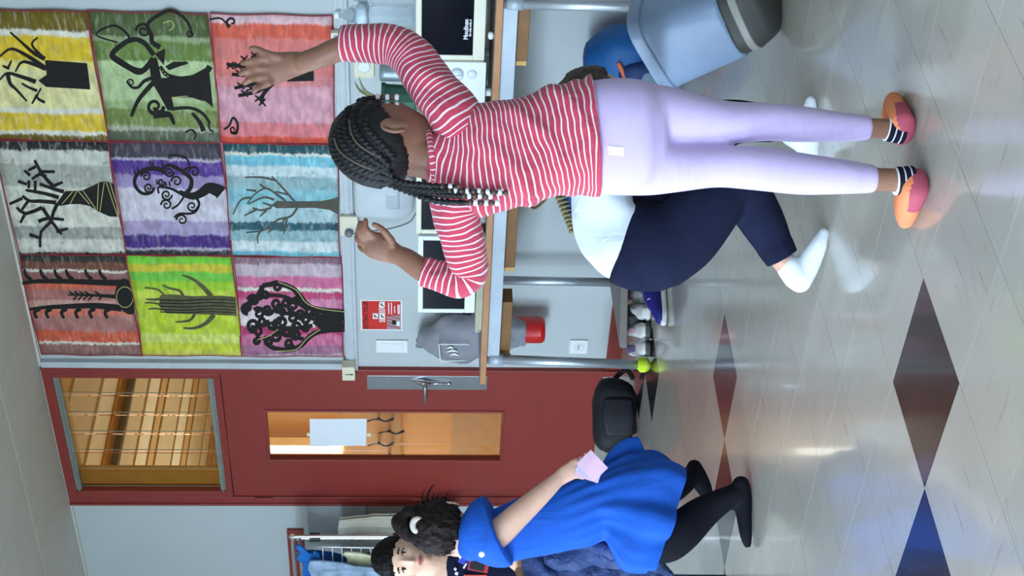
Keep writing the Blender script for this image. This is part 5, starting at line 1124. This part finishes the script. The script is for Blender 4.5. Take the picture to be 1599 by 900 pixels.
# ---------------------------------------------------------------- crouching child
DC = 3.92
c_ = empty('person', (fl(1288, 300).x, fl(1288, 300).y, 0), 'crouching child in white shirt and navy joggers bending over the bin', 'person')
skin_c = skin_mat('skin_fair', (210, 160, 134))
MC = frame(at(936, 168, DC + .02), RH * .75 - ZZ * .55 + FH * .2, ZZ * .8 + RH * .55, 1.0)
bo = MB(); add_head(bo, MC)
bo.tube([J(925, 200, DC, 34), J(921, 230, DC, 38, .6), J(928, 285, DC, 40, .5), J(950, 340, DC, 42, .5), J(990, 380, DC, 44, .5)], n=24)
bo.tube([J(922, 232, DC + .12, 26), J(958, 195, DC + .26, 23), J(985, 172, DC + .36, 19), J(1010, 153, DC + .5, 13), J(1018, 148, DC + .53, 14, .6)], n=18)
for k in range(4): finger(bo, [(1016, 140 + 4.5 * k), (1025, 137 + 4.5 * k, .01), (1032, 137 + 4.5 * k, .03)], DC + .54, 4.2)
finger(bo, [(1014, 156), (1023, 160), (1030, 158)], DC + .54, 4.4)
bo.tube([J(922, 236, DC - .12, 26), J(965, 235, DC - .1, 23), J(1000, 200, DC - .08, 18), J(1020, 180, DC - .08, 14), J(1030, 172, DC - .08, 15, .6)], n=18)
for k in range(4): finger(bo, [(1030, 164 + 5 * k), (1040, 162 + 5 * k), (1047, 163 + 5 * k)], DC - .08, 4.5)
finger(bo, [(1028, 182), (1036, 188), (1043, 187)], DC - .08, 4.8)
bo.tube([J(990, 380, DC, 34), J(1080, 350, DC - .04, 30), J(1140, 282, DC - .05, 26), J(1195, 355, DC, 22), J(1215, 398, DC, 18), J(1236, 424, DC, 17)], n=18)
bo.tube([J(1000, 370, DC + .05, 30), J(1060, 290, DC + .1, 28), J(1116, 196, DC + .1, 24), J(1190, 200, DC + .09, 18), J(1235, 208, DC + .1, 13)], n=18)
link_mesh(fuse(bo, .0055, 3), 'body', skin_c, c_)
wsh = fabric('tee_white', (216, 224, 236), .35, 11, .85)
MB().tube([J(990, 382, DC, 56, .6), J(970, 374, DC, 62, .7), J(950, 348, DC, 54, .75), J(940, 312, DC, 48, .85), J(934, 270, DC, 47, .9), J(929, 238, DC, 45, .9), J(926, 212, DC, 34, .8)], n=56, sub=8, rnd=(.1, .3), disp=folds(.008, 10, 3)).build('shirt', wsh, c_, smooth=True)
MB().tube([J(920, 235, DC + .1, 40), J(942, 210, DC + .2, 36), J(962, 192, DC + .28, 32)], n=28, sub=6, rnd=(.5, 0), disp=folds(.005, 14, 6)).build('sleeve', wsh, c_, smooth=True)
MB().tube([J(920, 240, DC - .09, 40), J(945, 238, DC - .11, 36), J(968, 232, DC - .1, 32)], n=28, sub=6, rnd=(.5, 0), disp=folds(.005, 14, 7)).build('sleeve', wsh, c_, smooth=True)
nav = fabric('joggers_navy', (26, 30, 52), .3, 10, .9)
tr_ = MB()
tr_.tube([J(972, 378, DC, 67, .75), J(1000, 386, DC, 70, .78), J(1035, 388, DC, 68, .8)], n=40, rnd=(.2, .6))
tr_.tube([J(1030, 388, DC - .03, 66, .85), J(1065, 368, DC - .04, 60, .9), J(1100, 330, DC - .05, 54), J(1130, 293, DC - .05, 47), J(1146, 274, DC - .05, 42)], n=36, sub=6)
tr_.tube([J(1146, 276, DC - .05, 42), J(1166, 306, DC - .03, 40), J(1190, 346, DC - .01, 36), J(1208, 380, DC, 30), J(1218, 398, DC, 26)], n=36, sub=6, rnd=(1, .1))
tr_.tube([J(1020, 360, DC + .08, 60, .85), J(1060, 290, DC + .1, 52), J(1100, 225, DC + .1, 44), J(1118, 195, DC + .1, 40)], n=32)
tr_.tube([J(1118, 195, DC + .1, 40), J(1160, 190, DC + .09, 34), J(1212, 196, DC + .09, 27)], n=32, rnd=(1, .1))
jo = link_mesh(fuse(tr_, .007, 6), 'joggers', nav, c_)
MB().tube([J(1200, 368, DC, 29), J(1210, 384, DC, 30), J(1221, 403, DC, 27)], n=32, sub=5, rnd=(.1, .1), disp=lambda l, th, q: .0012 * sin(th * 24)).build('ankle_cuff', nav, jo, smooth=True)
skw = fabric('sock_white', (232, 236, 242), .15, 22, .85)
sk = MB(); sk.tube([J(1232, 417, DC, 20.5), J(1244, 432, DC, 22)], n=24); sk.tube([J(1249, 440, DC, 18), J(1262, 412, DC, 19), J(1277, 384, DC - .01, 14.5), J(1286, 364, DC - .01, 9)], n=24)
link_mesh(fuse(sk, .005, 5), 'sock', skw, c_)
D2 = 4.03
sk = MB(); sk.tube([J(1236, 208, D2 - .02, 20), J(1255, 220, D2, 20)], n=24); sk.tube([J(1262, 236, D2, 18), J(1262, 210, D2, 19), J(1264, 180, D2, 15), J(1266, 158, D2, 9)], n=24)
link_mesh(fuse(sk, .005, 5), 'sock', skw, c_)
hbn = mat('hair_brown', (58, 46, 36), .55, var=.35, scale=60, bump=.4, bscale=120)
hair_cap('hair', MC, hbn, c_, .014, .05, -.075, .006, .004, 3, side=-.012)

# ---------------------------------------------------------------- boy looking at the camera
DF = 5.32
f_ = empty('person', at(1100, 990, DF - .0) * 1, 'dark-haired boy in navy printed shirt looking at the camera from the corner', 'person')
f_.location.z = 0; WL[f_] = Vector(f_.location)
skin_f = skin_mat('skin_boy', (222, 178, 152), (176, 92, 92))
MF = frame(at(630, 872, DF), -FH * 1 + RH * .05 - ZZ * .04, ZZ - RH * .02, .93)
bo = MB(); add_head(bo, MF)
bo.tube([J(660, 878, DF + .02, 23), J(680, 881, DF + .02, 23), J(700, 888, DF + .02, 36, .7)], n=20)
bo.tube([J(695, 888, DF + .02, 36, .7), J(740, 898, DF + .02, 50, .65), J(830, 918, DF + .02, 46, .65), J(900, 938, DF + .02, 48, .7)], n=24)
bo.tube([J(716, 848, DF + .02, 19), J(760, 846, DF + .0, 17), J(790, 862, DF - .04, 16), J(812, 882, DF - .06, 13.5), J(832, 898, DF - .08, 11), J(842, 906, DF - .08, 12, .6)], n=18)
for k in range(4): finger(bo, [(843, 901 + 4 * k), (851, 903 + 4 * k), (857, 907 + 4 * k)], DF - .08, 3.3)
finger(bo, [(838, 900), (846, 896), (852, 898)], DF - .08, 3.5)
bo.tube([J(720, 935, DF + .02, 19), J(775, 958, DF, 17), J(835, 962, DF - .05, 14), J(850, 962, DF - .05, 12, .6)], n=18)
for k in range(4): finger(bo, [(852, 955 + 4 * k), (862, 955 + 4 * k), (869, 957 + 4 * k)], DF - .05, 3.3)
link = fuse(bo, .0036, 2)
lips(link, MF, Vector((0, 0, 0)))
link_mesh(link, 'body', skin_f, f_)
face(f_, MF, (34, 22, 18), (36, 26, 22))
hb2 = mat('hair_black_short', (16, 14, 15), .55, var=.3, scale=60, bump=.4, bscale=150, spec=.2)
hair_cap('hair', MF, hb2, f_, .015, .044, -.07, .004, .004, 9, side=.02)
tee = fabric('tee_navy', (24, 28, 52), .25, 12, .85)
ts = MB().tube([J(905, 936, DF + .02, 56, .7), J(840, 919, DF + .02, 54, .68), J(770, 904, DF + .02, 56, .66), J(726, 894, DF + .02, 56, .64), J(706, 889, DF + .02, 46, .64), J(692, 886, DF + .02, 30, .75)], n=48, sub=8, rnd=(.1, .3), disp=folds(.004, 12, 2)).build('shirt', tee, f_, smooth=True)
MB().tube([J(714, 852, DF + .02, 26), J(742, 847, DF + .01, 24), J(772, 850, DF - .01, 23)], n=28, sub=6, rnd=(.5, 0)).build('sleeve', tee, f_, smooth=True)
MB().tube([J(716, 930, DF + .02, 26), J(750, 945, DF + .01, 24), J(775, 958, DF, 23)], n=28, sub=6, rnd=(.5, 0)).build('sleeve', tee, f_, smooth=True)
# printed motif: a few stars and blocks of colour on the chest
pm = {'w': mat('print_pale', (222, 226, 236), .7, var=0), 'b': mat('print_blue', (52, 66, 176), .7, var=0), 'r': mat('print_red', (170, 36, 52), .7, var=0), 'k': mat('print_black', (14, 14, 18), .7, var=0), 'o': mat('print_coral', (224, 92, 84), .7, var=0)}
Mt = bpy.data.objects
def chest(x, y, w, h, key, rot=0, lift=0):
    c = at(x, y, DF + .02); r_ = (abs(y - (886 + (x - 692) * .235)) / 56); dep = .64 * 56 * DF / FPX * sqrt(max(.1, 1 - min(.95, r_) ** 2))
    c = at(x, y, DF + .02 - dep - .008 - lift)
    s = DF / FPX; R_ = Matrix.Translation(c) @ RH.to_track_quat('X', 'Z').to_matrix().to_4x4() @ Matrix.Rotation(rot, 4, 'Y')
    MB().box((-h * s / 2, -.004, -w * s / 2), (h * s / 2, .012, w * s / 2), R_).build('shirt_print', pm[key], ts, bev=.002)
chest(726, 872, 16, 20, 'b', .5); chest(720, 868, 4, 10, 'w', .5, .004); chest(726, 884, 3, 9, 'w', .5, .004); chest(748, 880, 32, 26, 'r', .2); chest(746, 882, 22, 18, 'k', .2, .004); chest(742, 901, 36, 6, 'o', 0); chest(711, 889, 4, 4, 'w', .7); chest(713, 896, 5, 5, 'w', .4)
jn = fabric('boy_jeans', (40, 52, 92), .25, 12, .9)
jb_ = MB(); jb_.tube([J(888, 934, DF + .02, 54, .72), J(930, 946, DF + .02, 54, .75)], n=28)
jb_.tube([J(920, 925, DF, 30), J(1010, 950, DF, 26), J(1105, 965, DF, 20)], n=24); jb_.tube([J(920, 965, DF + .04, 30), J(1010, 990, DF + .05, 26), J(1105, 1005, DF + .05, 20)], n=24)
link_mesh(fuse(jb_, .008, 4), 'jeans', jn, f_)
for y in (962, 1002):
    p0 = at(1112, y, DF + .05); p0 = Vector((p0.x, p0.y, .03)); MB().tube([(p0, .03, .03), (p0 - FH * .06, .034, .028), (p0 - FH * .15 - ZZ * .008, .024, .02)], n=18, bref=ZZ).build('sock', skw, f_, smooth=True)

# ---------------------------------------------------------------- chair with a jacket
ch = empty('school_chair', Vector((at(1040, 985, 5.05).x, at(1040, 985, 5.05).y, 0)), 'small school chair under the dark blue jacket at the picture edge', 'chair')
cc = WL[ch]; cw = mat('chair_wood', (170, 124, 80), .45, var=.12); cf = mat('chair_steel', (70, 80, 100), .4, .6)
Rz = RH
def cb(lo, hi, n, m, z0=None):
    Mx = Matrix.Translation(cc) @ RH.to_track_quat('X', 'Z').to_matrix().to_4x4(); return MB().box(lo, hi, Mx).build(n, m, ch, bev=.008)
cb((-.17, -.17, .36), (.17, .17, .38), 'seat', cw); cb((.15, -.17, .52), (.175, .17, .70), 'backrest', cw)
Mx = Matrix.Translation(cc) @ RH.to_track_quat('X', 'Z').to_matrix().to_4x4()
for sx, sy in ((-.15, -.15), (-.15, .15)): MB().cyl(Mx @ Vector((sx, sy, 0)), Mx @ Vector((sx, sy, .36)), .012).build('leg', cf, ch, smooth=True)
for sy in (-.15, .15): MB().pipe([Mx @ Vector((.14, sy, 0)), Mx @ Vector((.145, sy, .36)), Mx @ Vector((.162, sy, .69))], .012).build('leg', cf, ch, smooth=True)
jk = empty('jacket', at(1030, 900, 5.0), 'dark blue quilted jacket hanging over the chair back', 'jacket')
jm = fabric('jacket_navy', (56, 72, 116), .8, 22, .6, var=.15)
jd = lambda l, th, q: .022 * N3(q, 13, 3) + .012 * N3(q, 30, 5)
MB().tube([J(828, 893, 4.98, 38, .8), J(850, 890, 4.98, 42, .8), J(900, 893, 4.98, 44, .8), J(950, 894, 4.98, 46, .8), J(1000, 898, 4.98, 40, .8), J(1026, 902, 4.98, 34, .7)], n=56, sub=10, rnd=(.4, .3), disp=jd).build('jacket_body', jm, jk, smooth=True)
MB().tube([J(870, 868, 4.9, 22), J(910, 862, 4.88, 24), J(950, 862, 4.88, 24), J(985, 876, 4.9, 20)], n=36, sub=10, disp=jd).build('jacket_sleeve', jm, jk, smooth=True)
MB().tube([J(1000, 880, 4.95, 18), J(1030, 886, 4.95, 14), J(1044, 896, 4.95, 12)], n=24, sub=8, disp=jd).build('jacket_cuff', jm, jk, smooth=True)
